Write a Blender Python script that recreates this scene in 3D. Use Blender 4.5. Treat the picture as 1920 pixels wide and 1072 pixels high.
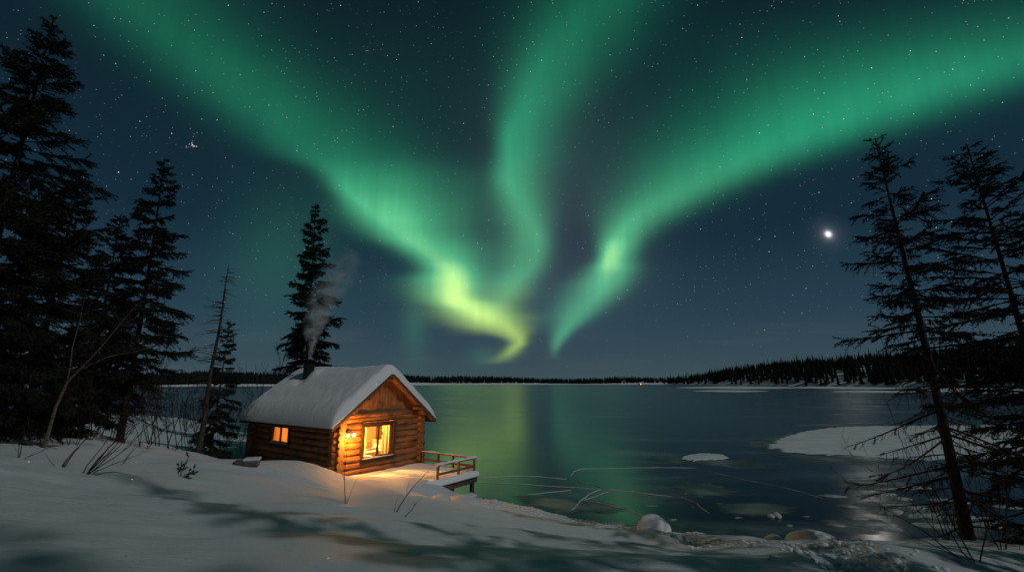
import bpy, math, random
import numpy as np
from mathutils import Vector, noise as mnoise

# ------------------------------------------------------------------ scene, camera, world, moonlight
for o in list(bpy.data.objects):
    bpy.data.objects.remove(o)
SC = bpy.context.scene
COL = SC.collection
R = math.radians
EYE = 5.4                      # eye height, lake ice lies at LAKE
LAKE = -0.25
F = 830.0 / 1920.0             # focal length over frame width
PITCH = math.atan(182.0 / 830.0)
SP, CP = math.sin(PITCH), math.cos(PITCH)

cam_d = bpy.data.cameras.new('camera')
cam = bpy.data.objects.new('camera', cam_d)
COL.objects.link(cam)
cam_d.sensor_width = 36.0
cam_d.lens = F * 36.0
cam_d.clip_start = 0.05
cam_d.clip_end = 12000
cam.location = (0, 0, EYE)
cam.rotation_euler = (R(90) + PITCH, 0, 0)
SC.camera = cam
SC.view_settings.view_transform = 'Standard'
SC.view_settings.look = 'None'
SC.view_settings.exposure = 0.0
SC.view_settings.gamma = 1.0
SC.render.engine = 'CYCLES'
cy = SC.cycles
cy.use_denoising = True
try:
    cy.denoiser = 'OPENIMAGEDENOISE'
    cy.denoising_input_passes = 'RGB_ALBEDO_NORMAL'
except Exception:
    pass
cy.max_bounces = 6
cy.diffuse_bounces = 3
cy.glossy_bounces = 3
cy.transmission_bounces = 4
cy.transparent_max_bounces = 12
cy.volume_bounces = 1
cy.sample_clamp_indirect = 2.0
cy.caustics_reflective = False
cy.caustics_refractive = False


def uv_of(px, py):
    """slope of the line of sight through a photo pixel: (sideways, upward) per metre ahead"""
    x = (px - 960.0) / 830.0
    c = (536.0 - py) / 830.0
    yd = CP - c * SP
    return x / yd, (SP + c * CP) / yd


def at(px, py, y):
    u, v = uv_of(px, py)
    return Vector((u * y, y, EYE + v * y))


# ---------- node helper: arithmetic on sockets
class E:
    nt = None

    def __init__(s, sock):
        s.s = sock

    @staticmethod
    def op(kind, *a):
        n = E.nt.nodes.new('ShaderNodeMath')
        n.operation = kind
        for i, q in enumerate(a):
            if isinstance(q, E):
                E.nt.links.new(q.s, n.inputs[i])
            else:
                n.inputs[i].default_value = float(q)
        return E(n.outputs[0])

    def __add__(s, o): return E.op('ADD', s, o)
    def __radd__(s, o): return E.op('ADD', o, s)
    def __sub__(s, o): return E.op('SUBTRACT', s, o)
    def __rsub__(s, o): return E.op('SUBTRACT', o, s)
    def __mul__(s, o): return E.op('MULTIPLY', s, o)
    def __rmul__(s, o): return E.op('MULTIPLY', o, s)
    def __truediv__(s, o): return E.op('DIVIDE', s, o)
    def __pow__(s, o): return E.op('POWER', s, o)


def clamp01(e):
    r = E.op('ADD', e, 0.0)
    r.s.node.use_clamp = True
    return r


def smooth(e, lo, hi, a=0.0, b=1.0):
    n = E.nt.nodes.new('ShaderNodeMapRange')
    n.interpolation_type = 'SMOOTHSTEP'
    E.nt.links.new(e.s, n.inputs[0])
    for i, q in enumerate((lo, hi, a, b)):
        n.inputs[1 + i].default_value = q
    return E(n.outputs[0])


def mixc(fac, a, b):
    n = E.nt.nodes.new('ShaderNodeMix')
    n.data_type = 'RGBA'
    for k, q in ((0, fac), (6, a), (7, b)):
        if isinstance(q, E):
            E.nt.links.new(q.s, n.inputs[k])
        elif k == 0:
            n.inputs[0].default_value = q
        else:
            n.inputs[k].default_value = (*q, 1)
    return E(n.outputs[2])


def addc(a, b, f=1.0):
    n = E.nt.nodes.new('ShaderNodeMix')
    n.data_type = 'RGBA'
    n.blend_type = 'ADD'
    n.clamp_factor = False
    for k, q in ((0, f), (6, a), (7, b)):
        if isinstance(q, E):
            E.nt.links.new(q.s, n.inputs[k])
        elif k == 0:
            n.inputs[0].default_value = q
        else:
            n.inputs[k].default_value = (*q, 1)
    return E(n.outputs[2])


def tex(kind, vec=None, **kw):
    n = E.nt.nodes.new('ShaderNodeTex' + kind)
    if vec is not None:
        E.nt.links.new(vec.s if isinstance(vec, E) else vec, n.inputs['Vector'])
    for k, q in kw.items():
        if k in n.inputs:
            n.inputs[k].default_value = q
        else:
            setattr(n, k, q)
    return n


def combine(x, y, z):
    n = E.nt.nodes.new('ShaderNodeCombineXYZ')
    for i, q in enumerate((x, y, z)):
        if isinstance(q, E):
            E.nt.links.new(q.s, n.inputs[i])
        else:
            n.inputs[i].default_value = q
    return E(n.outputs[0])


def fcurve(e, pts, lo, hi):
    """smooth tabulated function of e (0..1)"""
    n = E.nt.nodes.new('ShaderNodeFloatCurve')
    cv = n.mapping.curves[0]
    pts = sorted(pts)
    while len(cv.points) < len(pts):
        cv.points.new(0.5, 0.5)
    for p, (x, y) in zip(cv.points, pts):
        p.location = (x, (y - lo) / (hi - lo))
        p.handle_type = 'AUTO_CLAMPED'
    n.mapping.update()
    E.nt.links.new(e.s, n.inputs['Value'])
    return E(n.outputs[0]) * (hi - lo) + lo


# ---------- the night sky: gradient, aurora bands, stars; all by true direction
AURORA = {
 # py: (centre px, reach on the left, reach on the right, strength)
 'west': [(0, 250, 120, 190, .34), (100, 365, 120, 170, .38), (200, 485, 105, 180, .42), (285, 588, 80, 190, .50),
          (318, 628, 46, 200, .72), (360, 656, 34, 185, 1.02), (400, 705, 52, 145, 1.16), (440, 757, 60, 110, 1.0),
          (470, 802, 50, 95, 1.0), (500, 836, 44, 66, 1.30), (530, 850, 66, 54, 1.50), (555, 855, 62, 48, 1.52),
          (575, 868, 54, 72, 1.28), (590, 902, 74, 76, 1.06), (605, 938, 80, 52, 1.0), (620, 962, 58, 32, .95),
          (640, 974, 20, 16, .88), (655, 961, 18, 18, .70), (668, 947, 20, 22, .38), (684, 925, 30, 30, 0.0)],
 'middle': [(0, 1110, 120, 130, .42), (100, 1032, 76, 125, .60), (200, 982, 46, 95, .82), (270, 954, 28, 90, .96),
            (330, 954, 34, 74, .92), (400, 985, 50, 46, .74), (450, 1003, 58, 30, .68), (490, 995, 60, 32, .60),
            (530, 967, 60, 38, .64), (566, 940, 60, 46, .56), (598, 910, 54, 46, .38), (632, 890, 40, 40, 0.0)],
 'east': [(0, 2300, 560, 300, .28), (60, 2050, 480, 250, .50), (120, 1850, 370, 215, .82), (180, 1680, 300, 175, .98),
          (240, 1530, 240, 150, 1.0), (300, 1390, 175, 115, .92), (350, 1288, 118, 90, .82), (400, 1202, 64, 72, .80),
          (440, 1159, 32, 52, .92), (480, 1147, 23, 38, 1.32), (512, 1141, 40, 44, .98), (542, 1127, 56, 42, .78),
          (572, 1103, 52, 38, .64), (600, 1079, 38, 30, .56), (620, 1062, 24, 20, .52), (640, 1050, 15, 14, .44),
          (660, 1043, 11, 10, .16), (676, 1040, 10, 10, 0.0)],
}


def build_world():
    w = bpy.data.worlds.new('World')
    SC.world = w
    w.use_nodes = True
    nt = w.node_tree
    nt.nodes.clear()
    E.nt = nt
    tc = nt.nodes.new('ShaderNodeTexCoord')
    D = tc.outputs['Generated']
    sep = nt.nodes.new('ShaderNodeSeparateXYZ')
    nt.links.new(D, sep.inputs[0])
    dx, dy, dz = (E(sep.outputs[i]) for i in range(3))
    ys = E.op('MAXIMUM', dy, 0.08)
    u = dx / ys
    v = dz / ys
    ahead = smooth(dy, 0.08, 0.32)
    VM = 1.2
    t = clamp01(v / VM)
    # base: greyish blue at the horizon, dark blue overhead
    up = clamp01(dz)
    ramp = nt.nodes.new('ShaderNodeValToRGB')
    nt.links.new(up.s, ramp.inputs[0])
    cr = ramp.color_ramp
    stops = [(0.0, (.050, .084, .098)), (.05, (.038, .070, .091)), (.14, (.0205, .050, .077)), (.30, (.0075, .0245, .043)),
             (.50, (.0050, .0160, .027)), (.75, (.0036, .0105, .0185)), (1.0, (.003, .009, .016))]
    while len(cr.elements) < len(stops):
        cr.elements.new(0.5)
    for e, (p, c) in zip(cr.elements, stops):
        e.position = p
        e.color = (*c, 1)
    colr = E(ramp.outputs[0])
    # faint low cloud wisps
    cn = tex('Noise', combine(u * 2.2, v * 26.0, 0.3), Scale=1.0, Detail=4.0, Roughness=.55)
    wisp = smooth(E(cn.outputs[0]), .52, .72) * smooth(v, .01, .05) * smooth(v, .16, .08)
    colr = mixc(wisp * .35, colr, (.062, .085, .095))
    # soft unevenness of the whole glow
    gn = tex('Noise', combine(u * 1.6, v * 1.6, 1.7), Scale=1.0, Detail=3.0)
    gl = E(gn.outputs[0])
    # rays
    rn = tex('Noise', combine(u * 11.0, v * 1.1, 4.0), Scale=1.0, Detail=3.0, Roughness=.6)
    rn2 = tex('Noise', combine(u * 46.0, v * 2.2, 7.0), Scale=1.0, Detail=2.0, Roughness=.5)
    ray = E(rn.outputs[0]) * .6 + .60 + E(rn2.outputs[0]) * smooth(v, .75, .25) * .26
    wn = tex('Noise', combine(u * 3.0, v * 4.0, 9.0), Scale=1.0, Detail=2.0)
    wob = (E(wn.outputs[0]) - .5) * .03
    total = None
    for k, rows in AURORA.items():
        C, L, Rr, S = [], [], [], []
        for py, c, wl, wr, s in rows:
            uu, vv = uv_of(c, py)
            x = max(0.0, min(1.0, vv / VM))
            C.append((x, uu))
            L.append((x, .90 * (uu - uv_of(c - wl, py)[0])))
            Rr.append((x, .90 * (uv_of(c + wr, py)[0] - uu)))
            S.append((x, s))
        c = fcurve(t, C, -3, 3)
        wl = fcurve(t, L, 0, 2)
        wr = fcurve(t, Rr, 0, 2)
        s = fcurve(t, S, 0, 2)
        d = u - c + wob
        left = E.op('LESS_THAN', d, 0.0)
        wid = E.op('MAXIMUM', left * wl + (1.0 - left) * wr, 0.004)
        q = E.op('ABSOLUTE', d) / wid
        core = E.op('EXPONENT', (q * q) * -1.0)
        halo = E.op('EXPONENT', q * -.85) * .085
        g = E.op('MAXIMUM', (core * .95 * ray + halo) * s, 0.0)
        total = g if total is None else total + g
    total = total * ahead * smooth(v, 1.7, 1.04)
    # colour: teal high up, lime then yellow low down
    lime = smooth(v, .62, .26)
    yel = smooth(v, .26, .10) * smooth(u, .085, .035)
    ac = mixc(lime, (.016, .275, .130), (.085, .47, .205))
    ac = mixc(yel * .9, ac, (.36, .50, .055))
    bright = clamp01(total * .9 - .75)
    ac = mixc(bright * .8 * lime, ac, mixc(smooth(v, .40, .22), (.21, .64, .27), (.50, .70, .15)))
    colr = addc(colr, ac, total * (.82 + gl * .36))
    # dim violet-grey glow between the bands, faint green veils
    gap = E.op('EXPONENT', (E.op('ABSOLUTE', u - .10) / .22) ** 2.0 * -1.0) * smooth(v, .02, .25) * smooth(v, 1.0, .35) * ahead
    colr = addc(colr, (.030, .026, .034), gap * .7)
    for (px, py, wu, wv, s) in ((778, 610, .030, .075, .12), (520, 480, .13, .16, .10), (690, 200, .35, .25, .03), (905, 668, .03, .02, .10)):
        a, b = uv_of(px, py)
        e1 = (u - a) / wu
        e2 = (v - b) / wv
        veil = E.op('EXPONENT', (e1 * e1 + e2 * e2) * -1.0) * ahead
        colr = addc(colr, (.06, .40, .16), veil * s)
    # behind and above the camera: a thin green veil
    back = smooth(dy, .35, -.3) * clamp01(dz) * .025
    colr = addc(colr, (.02, .30, .14), back)
    # stars
    stars = None
    for sc, rad, gain, pw in ((190.0, .125, .75, 4.2), (110.0, .085, 1.6, 7.0), (52.0, .038, 2.8, 9.0)):
        vo = tex('Voronoi', D, Scale=sc)
        wnz = nt.nodes.new('ShaderNodeTexWhiteNoise')
        nt.links.new(vo.outputs['Position'], wnz.inputs['Vector'])
        br = E(wnz.outputs['Value']) ** pw
        m = smooth(E(vo.outputs['Distance']), rad, rad * .35)
        st = m * br * gain
        tint = mixc(E(wnz.outputs['Value']) * 0 + E(tex('WhiteNoise', vo.outputs['Color']).outputs[0]), (1.0, .86, .70), (.70, .85, 1.0))
        colr = addc(colr, tint, st * smooth(v, .03, .25, .15, 1.0))
    rng = random.Random(4)
    cu, cv = uv_of(361, 272)
    cl = None
    pts = [(cu, cv, 1.3), (cu + .004, cv - .003, .5)] + [(cu + rng.gauss(-.004, .009), cv + rng.gauss(.002, .007), rng.uniform(.12, .4)) for _ in range(14)]
    for a, b, s in pts:
        e1, e2 = u - a, v - b
        p = E.op('EXPONENT', (e1 * e1 + e2 * e2) * (-1.0 / (.0013 ** 2))) * s
        cl = p if cl is None else cl + p
    colr = addc(colr, (1.0, .92, .86), cl * ahead)
    # glow round the bright planet
    mu, mv = uv_of(1553, 439)
    e1, e2 = u - mu, v - mv
    r2 = e1 * e1 + e2 * e2
    glow = E.op('EXPONENT', r2 * (-1.0 / (.0062 ** 2))) * 1.7 + E.op('EXPONENT', r2 * (-1.0 / (.014 ** 2))) * .16 + E.op('EXPONENT', r2 * (-1.0 / (.035 ** 2))) * .03
    colr = addc(colr, (.9, .85, .95), glow * ahead)
    bg = nt.nodes.new('ShaderNodeBackground')
    bg.inputs[1].default_value = 1.0
    nt.links.new(colr.s, bg.inputs[0])
    out = nt.nodes.new('ShaderNodeOutputWorld')
    nt.links.new(bg.outputs[0], out.inputs[0])
    w.cycles.sampling_method = 'MANUAL'
    w.cycles.sample_map_resolution = 1024


build_world()

SUN_EL = R(42)
sun_d = bpy.data.lights.new('moonlight', 'SUN')
sun_d.energy = 0.70
sun_d.color = (.98, .98, 1.0)
sun_d.angle = R(0.9)
sun = bpy.data.objects.new('moonlight', sun_d)
COL.objects.link(sun)
TO_SUN = Vector((math.cos(SUN_EL) * .86, -math.cos(SUN_EL) * .51, math.sin(SUN_EL))).normalized()
sun.rotation_euler = TO_SUN.to_track_quat('Z', 'Y').to_euler()


# ------------------------------------------------------------------ helpers for objects
def tag(o, label=None, cat=None, group=None, kind=None):
    if label: o['label'] = label
    if cat: o['category'] = cat
    if group: o['group'] = group
    if kind: o['kind'] = kind
    return o


def empty(name, loc=(0, 0, 0), rz=0.0):
    o = bpy.data.objects.new(name, None)
    o.empty_display_size = .2
    o.location = loc
    o.rotation_euler = (0, 0, rz)
    COL.objects.link(o)
    return o


def link(name, me, parent=None, loc=None):
    o = bpy.data.objects.new(name, me)
    COL.objects.link(o)
    if parent is not None: o.parent = parent
    if loc is not None: o.location = loc
    return o


def copy_tree(o, parent=None):
    c = o.copy()
    COL.objects.link(c)
    if parent is not None: c.parent = parent
    for ch in [q for q in bpy.data.objects if q.parent == o]:
        copy_tree(ch, c)
    return c


class MB:
    """collects faces; build() makes ONE mesh object"""

    def __init__(s):
        s.v, s.f, s.m, s.sm, s.n = [], [], [], [], 0

    def add(s, verts, faces, mat=0, smooth=False):
        verts = np.asarray(verts, dtype=np.float64).reshape(-1, 3)
        faces = np.asarray(faces, dtype=np.int64)
        s.v.append(verts)
        s.f.append(faces + s.n)
        s.m.append(np.full(len(faces), mat, dtype=np.int32))
        s.sm.append(np.full(len(faces), smooth, dtype=bool))
        s.n += len(verts)
        return s

    def box(s, lo, hi, mat=0):
        (a, b, c), (d, e, f) = lo, hi
        v = [(a, b, c), (d, b, c), (d, e, c), (a, e, c), (a, b, f), (d, b, f), (d, e, f), (a, e, f)]
        return s.add(v, [(0, 3, 2, 1), (4, 5, 6, 7), (0, 1, 5, 4), (1, 2, 6, 5), (2, 3, 7, 6), (3, 0, 4, 7)], mat)

    def bar(s, a, b, w, h, mat=0, upv=(0, 0, 1)):
        """square bar from a to b, width w sideways, h along up"""
        a, b = Vector(a), Vector(b)
        d = (b - a).normalized()
        up = Vector(upv)
        side = d.cross(up)
        if side.length < 1e-4: side = d.cross(Vector((1, 0, 0)))
        side.normalize()
        up = side.cross(d).normalized()
        v = []
        for p in (a, b):
            for q, r in ((-1, -1), (1, -1), (1, 1), (-1, 1)):
                v.append(p + side * (q * w / 2) + up * (r * h / 2))
        return s.add(v, [(3, 2, 1, 0), (4, 5, 6, 7), (0, 1, 5, 4), (1, 2, 6, 5), (2, 3, 7, 6), (3, 0, 4, 7)], mat)

    def tubes(s, P, Rd, sides=5, mat=0, cap=False, capmat=None, smooth=True):
        """P (n,K,3), Rd (n,K): n tubes of K rings"""
        P = np.asarray(P, dtype=np.float64)
        Rd = np.asarray(Rd, dtype=np.float64)
        if P.ndim == 2: P, Rd = P[None], Rd[None]
        n, K, _ = P.shape
        if n == 0: return s
        T = np.gradient(P, axis=1)
        T /= np.linalg.norm(T, axis=2, keepdims=True) + 1e-12
        ref = np.zeros_like(T)
        mean = np.abs(T.mean(axis=1))
        vert = mean[:, 2] > .8
        ref[~vert, :, 2] = 1
        ref[vert, :, 0] = 1
        A = np.cross(T, ref)
        A /= np.linalg.norm(A, axis=2, keepdims=True) + 1e-12
        B = np.cross(T, A)
        th = np.arange(sides) / sides * 2 * np.pi
        V = (P[:, :, None, :] + Rd[:, :, None, None] * (np.cos(th)[None, None, :, None] * A[:, :, None, :] + np.sin(th)[None, None, :, None] * B[:, :, None, :]))
        i, k, j = np.meshgrid(np.arange(n), np.arange(K - 1), np.arange(sides), indexing='ij')
        jn = (j + 1) % sides
        base = i * K * sides
        fa = np.stack([base + k * sides + j, base + k * sides + jn, base + (k + 1) * sides + jn, base + (k + 1) * sides + j], axis=-1).reshape(-1, 4)
        n0 = s.n
        s.add(V.reshape(-1, 3), fa, mat, smooth)
        if cap:
            cm = mat if capmat is None else capmat
            for q in range(n):
                for kk, order in ((0, -1), (K - 1, 1)):
                    ring = [n0 + q * K * sides + kk * sides + j for j in range(sides)][::order]
                    s.f.append(np.array([ring]))
                    s.m.append(np.array([cm], dtype=np.int32))
                    s.sm.append(np.array([False]))
        return s

    def lathe(s, prof, c=(0, 0, 0), sides=16, mat=0, smooth=True):
        v, f = [], []
        for r, z in prof:
            for j in range(sides):
                a = j / sides * 2 * math.pi
                v.append((c[0] + r * math.cos(a), c[1] + r * math.sin(a), c[2] + z))
        for k in range(len(prof) - 1):
            for j in range(sides):
                jn = (j + 1) % sides
                f.append((k * sides + j, k * sides + jn, (k + 1) * sides + jn, (k + 1) * sides + j))
        s.add(v, f, mat, smooth)
        return s

    def mesh(s, name, mats):
        me = bpy.data.meshes.new(name)
        V = np.concatenate(s.v) if s.v else np.zeros((0, 3))
        me.vertices.add(len(V))
        me.vertices.foreach_set('co', V.astype(np.float32).ravel())
        li, st, ln, off = [], [], [], 0
        for f in s.f:
            k = f.shape[1]
            li.append(f.ravel())
            st.append(off + np.arange(len(f)) * k)
            ln.append(np.full(len(f), k))
            off += f.size
        li, st = np.concatenate(li), np.concatenate(st)
        me.loops.add(len(li))
        me.loops.foreach_set('vertex_index', li.astype(np.int32))
        me.polygons.add(len(st))
        me.polygons.foreach_set('loop_start', st.astype(np.int32))
        me.polygons.foreach_set('material_index', np.concatenate(s.m))
        me.polygons.foreach_set('use_smooth', np.concatenate(s.sm))
        me.update(calc_edges=True)
        me.validate()
        for m in (mats if isinstance(mats, (list, tuple)) else [mats]):
            me.materials.append(m)
        return me

    def build(s, name, mats, parent=None, loc=None, bevel=0.0):
        o = link(name, s.mesh(name, mats), parent, loc)
        if bevel:
            b = o.modifiers.new('bevel', 'BEVEL')
            b.width = bevel
            b.segments = 2
            b.limit_method = 'ANGLE'
        return o


# ------------------------------------------------------------------ materials
def new_mat(name, rough=.7, spec=.3):
    m = bpy.data.materials.new(name)
    m.use_nodes = True
    nt = m.node_tree
    E.nt = nt
    b = nt.nodes['Principled BSDF']
    b.inputs['Roughness'].default_value = rough
    b.inputs['Specular IOR Level'].default_value = spec
    return m, nt, b


def objco(nt, which='Object', scale=(1, 1, 1)):
    tc = nt.nodes.new('ShaderNodeTexCoord')
    mp = nt.nodes.new('ShaderNodeMapping')
    mp.inputs['Scale'].default_value = scale
    nt.links.new(tc.outputs[which], mp.inputs[0])
    return E(mp.outputs[0])


def bump(nt, b, h, strength=.3, dist=.02):
    n = nt.nodes.new('ShaderNodeBump')
    n.inputs['Strength'].default_value = strength
    n.inputs['Distance'].default_value = dist
    nt.links.new(h.s, n.inputs['Height'])
    nt.links.new(n.outputs[0], b.inputs['Normal'])


def noise_mat(name, c1, c2, scale=(1, 1, 1), ns=4.0, rough=.75, spec=.25, bs=.3, bd=.02, lo=.35, hi=.68, detail=6.0, metal=0.0):
    m, nt, b = new_mat(name, rough, spec)
    co = objco(nt, 'Object', scale)
    n = tex('Noise', co, Scale=ns, Detail=detail, Roughness=.6)
    f = smooth(E(n.outputs[0]), lo, hi)
    c = mixc(f, c1, c2)
    nt.links.new(c.s, b.inputs['Base Color'])
    b.inputs['Metallic'].default_value = metal
    if bs: bump(nt, b, E(n.outputs[0]), bs, bd)
    return m


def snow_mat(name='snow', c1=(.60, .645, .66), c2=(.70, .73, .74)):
    m, nt, b = new_mat(name, .6, .3)
    co = objco(nt, 'Object')
    n1 = tex('Noise', co, Scale=1.3, Detail=5.0, Roughness=.6)
    n2 = tex('Noise', co, Scale=38.0, Detail=4.0, Roughness=.7)
    mp = nt.nodes.new('ShaderNodeMapping')
    mp.inputs['Rotation'].default_value = (0, 0, R(20))
    mp.inputs['Scale'].default_value = (1.2, 5.5, 3)
    nt.links.new(co.s, mp.inputs[0])
    n5 = tex('Noise', E(mp.outputs[0]), Scale=1.0, Detail=6.0, Roughness=.62, Distortion=.5)
    n3 = tex('Noise', co, Scale=220.0, Detail=2.0)
    c = mixc(E(n1.outputs[0]), c1, c2)
    n6 = tex('Noise', co, Scale=70.0, Detail=3.0, Roughness=.7)
    grain = smooth(E(n6.outputs[0]), .38, .64)
    c = mixc(grain * (.28 if name == 'snow' else .06), c, (c1[0] * .62, c1[1] * .64, c1[2] * .66))
    nt.links.new(c.s, b.inputs['Base Color'])
    h = E(n1.outputs[0]) * .4 + E(n5.outputs[0]) * .9 + E(n2.outputs[0]) * .30 + E(n3.outputs[0]) * .05
    bump(nt, b, h, .95, .085 if name == 'snow' else .05)
    # sparse ice crystals with their own random facing
    vo = tex('Voronoi', co, Scale=7.5)
    wn = tex('WhiteNoise', vo.outputs['Position'])
    gl = E.op('GREATER_THAN', E(wn.outputs[0]), .45) * E.op('LESS_THAN', E(vo.outputs['Distance']), .12)
    geo = nt.nodes.new('ShaderNodeNewGeometry')
    vm = nt.nodes.new('ShaderNodeVectorMath')
    vm.operation = 'MULTIPLY_ADD'
    nt.links.new(wn.outputs['Color'], vm.inputs[0])
    vm.inputs[1].default_value = (2.6, 2.6, 2.6)
    vm.inputs[2].default_value = (-1.3, -1.3, -1.3)
    va = nt.nodes.new('ShaderNodeVectorMath')
    nt.links.new(vm.outputs[0], va.inputs[0])
    nt.links.new(geo.outputs['Normal'], va.inputs[1])
    vn = nt.nodes.new('ShaderNodeVectorMath')
    vn.operation = 'NORMALIZE'
    nt.links.new(va.outputs[0], vn.inputs[0])
    g = nt.nodes.new('ShaderNodeBsdfGlossy')
    g.inputs['Roughness'].default_value = .30
    nt.links.new(vn.outputs[0], g.inputs['Normal'])
    mx = nt.nodes.new('ShaderNodeMixShader')
    nt.links.new(gl.s, mx.inputs[0])
    nt.links.new(b.outputs[0], mx.inputs[1])
    nt.links.new(g.outputs[0], mx.inputs[2])
    nt.links.new(mx.outputs[0], nt.nodes['Material Output'].inputs[0])
    return m


def ice_mat():
    m, nt, b = new_mat('lake ice', .12, .36)
    geo = nt.nodes.new('ShaderNodeNewGeometry')
    P = geo.outputs['Position']
    mp = nt.nodes.new('ShaderNodeMapping')
    mp.inputs['Rotation'].default_value = (0, 0, R(-18))
    mp.inputs['Scale'].default_value = (.055, .17, 1)
    nt.links.new(P, mp.inputs[0])
    n1 = tex('Noise', E(mp.outputs[0]), Scale=1.0, Detail=7.0, Roughness=.62, Distortion=.6)
    mp2 = nt.nodes.new('ShaderNodeMapping')
    mp2.inputs['Scale'].default_value = (.0035, .02, 1)
    nt.links.new(P, mp2.inputs[0])
    n2 = tex('Noise', E(mp2.outputs[0]), Scale=1.0, Detail=6.0, Roughness=.6)
    n3 = tex('Noise', P, Scale=2.2, Detail=6.0, Roughness=.7)
    n4 = tex('Noise', P, Scale=26.0, Detail=3.0, Roughness=.6)
    film = smooth(E(n1.outputs[0]), .47, .74) * (.35 + .9 * E(n3.outputs[0]))
    dust = smooth(E(n2.outputs[0]), .60, .72)
    c = mixc(film, (.004, .008, .011), (.15, .18, .175))
    c = mixc(dust * .5, c, (.16, .19, .20))
    nt.links.new(c.s, b.inputs['Base Color'])
    rg = E(n3.outputs[0]) * .10 + .125 + film * .14 + dust * .10
    nt.links.new(rg.s, b.inputs['Roughness'])
    b.inputs['IOR'].default_value = 1.31
    h = E(n3.outputs[0]) * .6 + E(n4.outputs[0]) * .10
    bump(nt, b, h, .12, .05)
    return m


M = {}
M['snow'] = snow_mat()
M['brightened_snow'] = snow_mat('brightened snow', (.80, .83, .84), (.89, .90, .90))  # paler copy of the snow; the roof's extra brightness is put into its colour
M['ice'] = ice_mat()
M['crack'] = noise_mat('white crack snow', (.60, .62, .60), (.80, .80, .78), (1, 1, 1), 3.0, .6, .3, .3, .01)
M['rubble'] = noise_mat('wet ice rubble', (.16, .18, .17), (.50, .52, .49), (.6, 1.4, 1), 2.2, .45, .4, .5, .03)
M['floe'] = noise_mat('floe snow', (.46, .49, .49), (.60, .62, .62), (.5, 1, 1), 1.2, .7, .3, .4, .03)
M['thin_ice'] = None
M['needles'] = noise_mat('spruce needles', (.008, .013, .008), (.030, .040, .020), (1, 1, 1), 1.6, .65, .2, 0)
M['bark'] = noise_mat('spruce bark', (.018, .013, .010), (.060, .046, .036), (3, 3, .8), 6.0, .85, .15, .6, .03)
M['far_needles'] = noise_mat('far spruce', (.008, .012, .010), (.022, .028, .020), (1, 1, 1), .3, .8, .1, 0)
M['twig'] = noise_mat('bare twigs', (.020, .014, .010), (.055, .038, .026), (1, 1, 1), 9.0, .7, .2, 0)
M['grey_wood'] = noise_mat('dead grey wood', (.030, .027, .024), (.085, .078, .070), (4, 4, .7), 5.0, .8, .2, .4, .02)
M['soil'] = noise_mat('rock', (.05, .05, .05), (.14, .13, .12), (1, 1, 1), 3.0, .8, .2, .5, .03)


def birch_mat():
    m, nt, b = new_mat('birch bark', .6, .3)
    co = objco(nt, 'Object', (1.2, 1.2, 7))
    n = tex('Noise', co, Scale=3.5, Detail=4.0)
    c = mixc(smooth(E(n.outputs[0]), .55, .64), (.13, .108, .082), (.015, .011, .009))
    nt.links.new(c.s, b.inputs['Base Color'])
    return m


M['birch'] = birch_mat()


def log_mat(name, axis, c1=(.22, .088, .026), c2=(.46, .205, .065), c3=(.085, .040, .018)):
    m, nt, b = new_mat(name, .55, .35)
    sc = [9.0, 9.0, 9.0]
    sc[axis] = .55
    co = objco(nt, 'Object', tuple(sc))
    n = tex('Noise', co, Scale=1.3, Detail=8.0, Roughness=.65, Distortion=.4)
    co2 = objco(nt, 'Object', (1, 1, 1))
    n2 = tex('Noise', co2, Scale=2.3, Detail=4.0)
    vo = tex('Voronoi', co2, Scale=2.6)
    knot = smooth(E(vo.outputs['Distance']), .13, .05)
    sz = nt.nodes.new('ShaderNodeSeparateXYZ')
    nt.links.new(co2.s, sz.inputs[0])
    course = E.op('FLOOR', (E(sz.outputs[2]) + (-.1125 if axis == 0 else .055)) / .335)
    wn = tex('WhiteNoise', combine(course, 3.7, axis * 5.1))
    per_log = E(wn.outputs[0])
    scr = [26.0, 26.0, 26.0]
    scr[axis] = .9
    ck = tex('Noise', objco(nt, 'Object', tuple(scr)), Scale=.8, Detail=3.0)
    check = smooth(E(ck.outputs[0]), .64, .70)
    c = mixc(smooth(E(n.outputs[0]), .33, .66), c1, c2)
    c = mixc(smooth(E(n2.outputs[0]), .42, .72) * .75, c, c3)
    c = mixc(knot * .7, c, (.05, .022, .010))
    c = mixc(per_log * .45, c, (.13, .075, .04))
    c = mixc(check * .8, c, (.03, .014, .007))
    nt.links.new(c.s, b.inputs['Base Color'])
    bump(nt, b, E(n.outputs[0]) + knot * -.3 + check * -.9, .6, .03)
    return m


M['log_x'] = log_mat('log along x', 0)
M['log_y'] = log_mat('log along y', 1)
M['board_z'] = log_mat('upright boards', 2, (.22, .10, .038), (.40, .20, .08))
M['board_y'] = log_mat('soffit boards', 1, (.30, .12, .05), (.48, .22, .09))
M['dark_wood'] = noise_mat('dark stained wood', (.035, .022, .014), (.085, .055, .036), (4, 4, 4), 3.0, .6, .3, .4, .01)
M['barge'] = noise_mat('weathered bargeboard', (.055, .045, .038), (.12, .10, .085), (4, 4, 4), 3.0, .7, .25, .4, .01)
M['rail_wood'] = noise_mat('rail wood', (.16, .075, .032), (.30, .15, .07), (4, 4, 4), 3.0, .65, .3, .4, .01)
M['beam_wood'] = noise_mat('grey beam wood', (.06, .045, .032), (.17, .13, .09), (1.5, 1.5, 9), 3.0, .75, .2, .6, .02)


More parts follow.
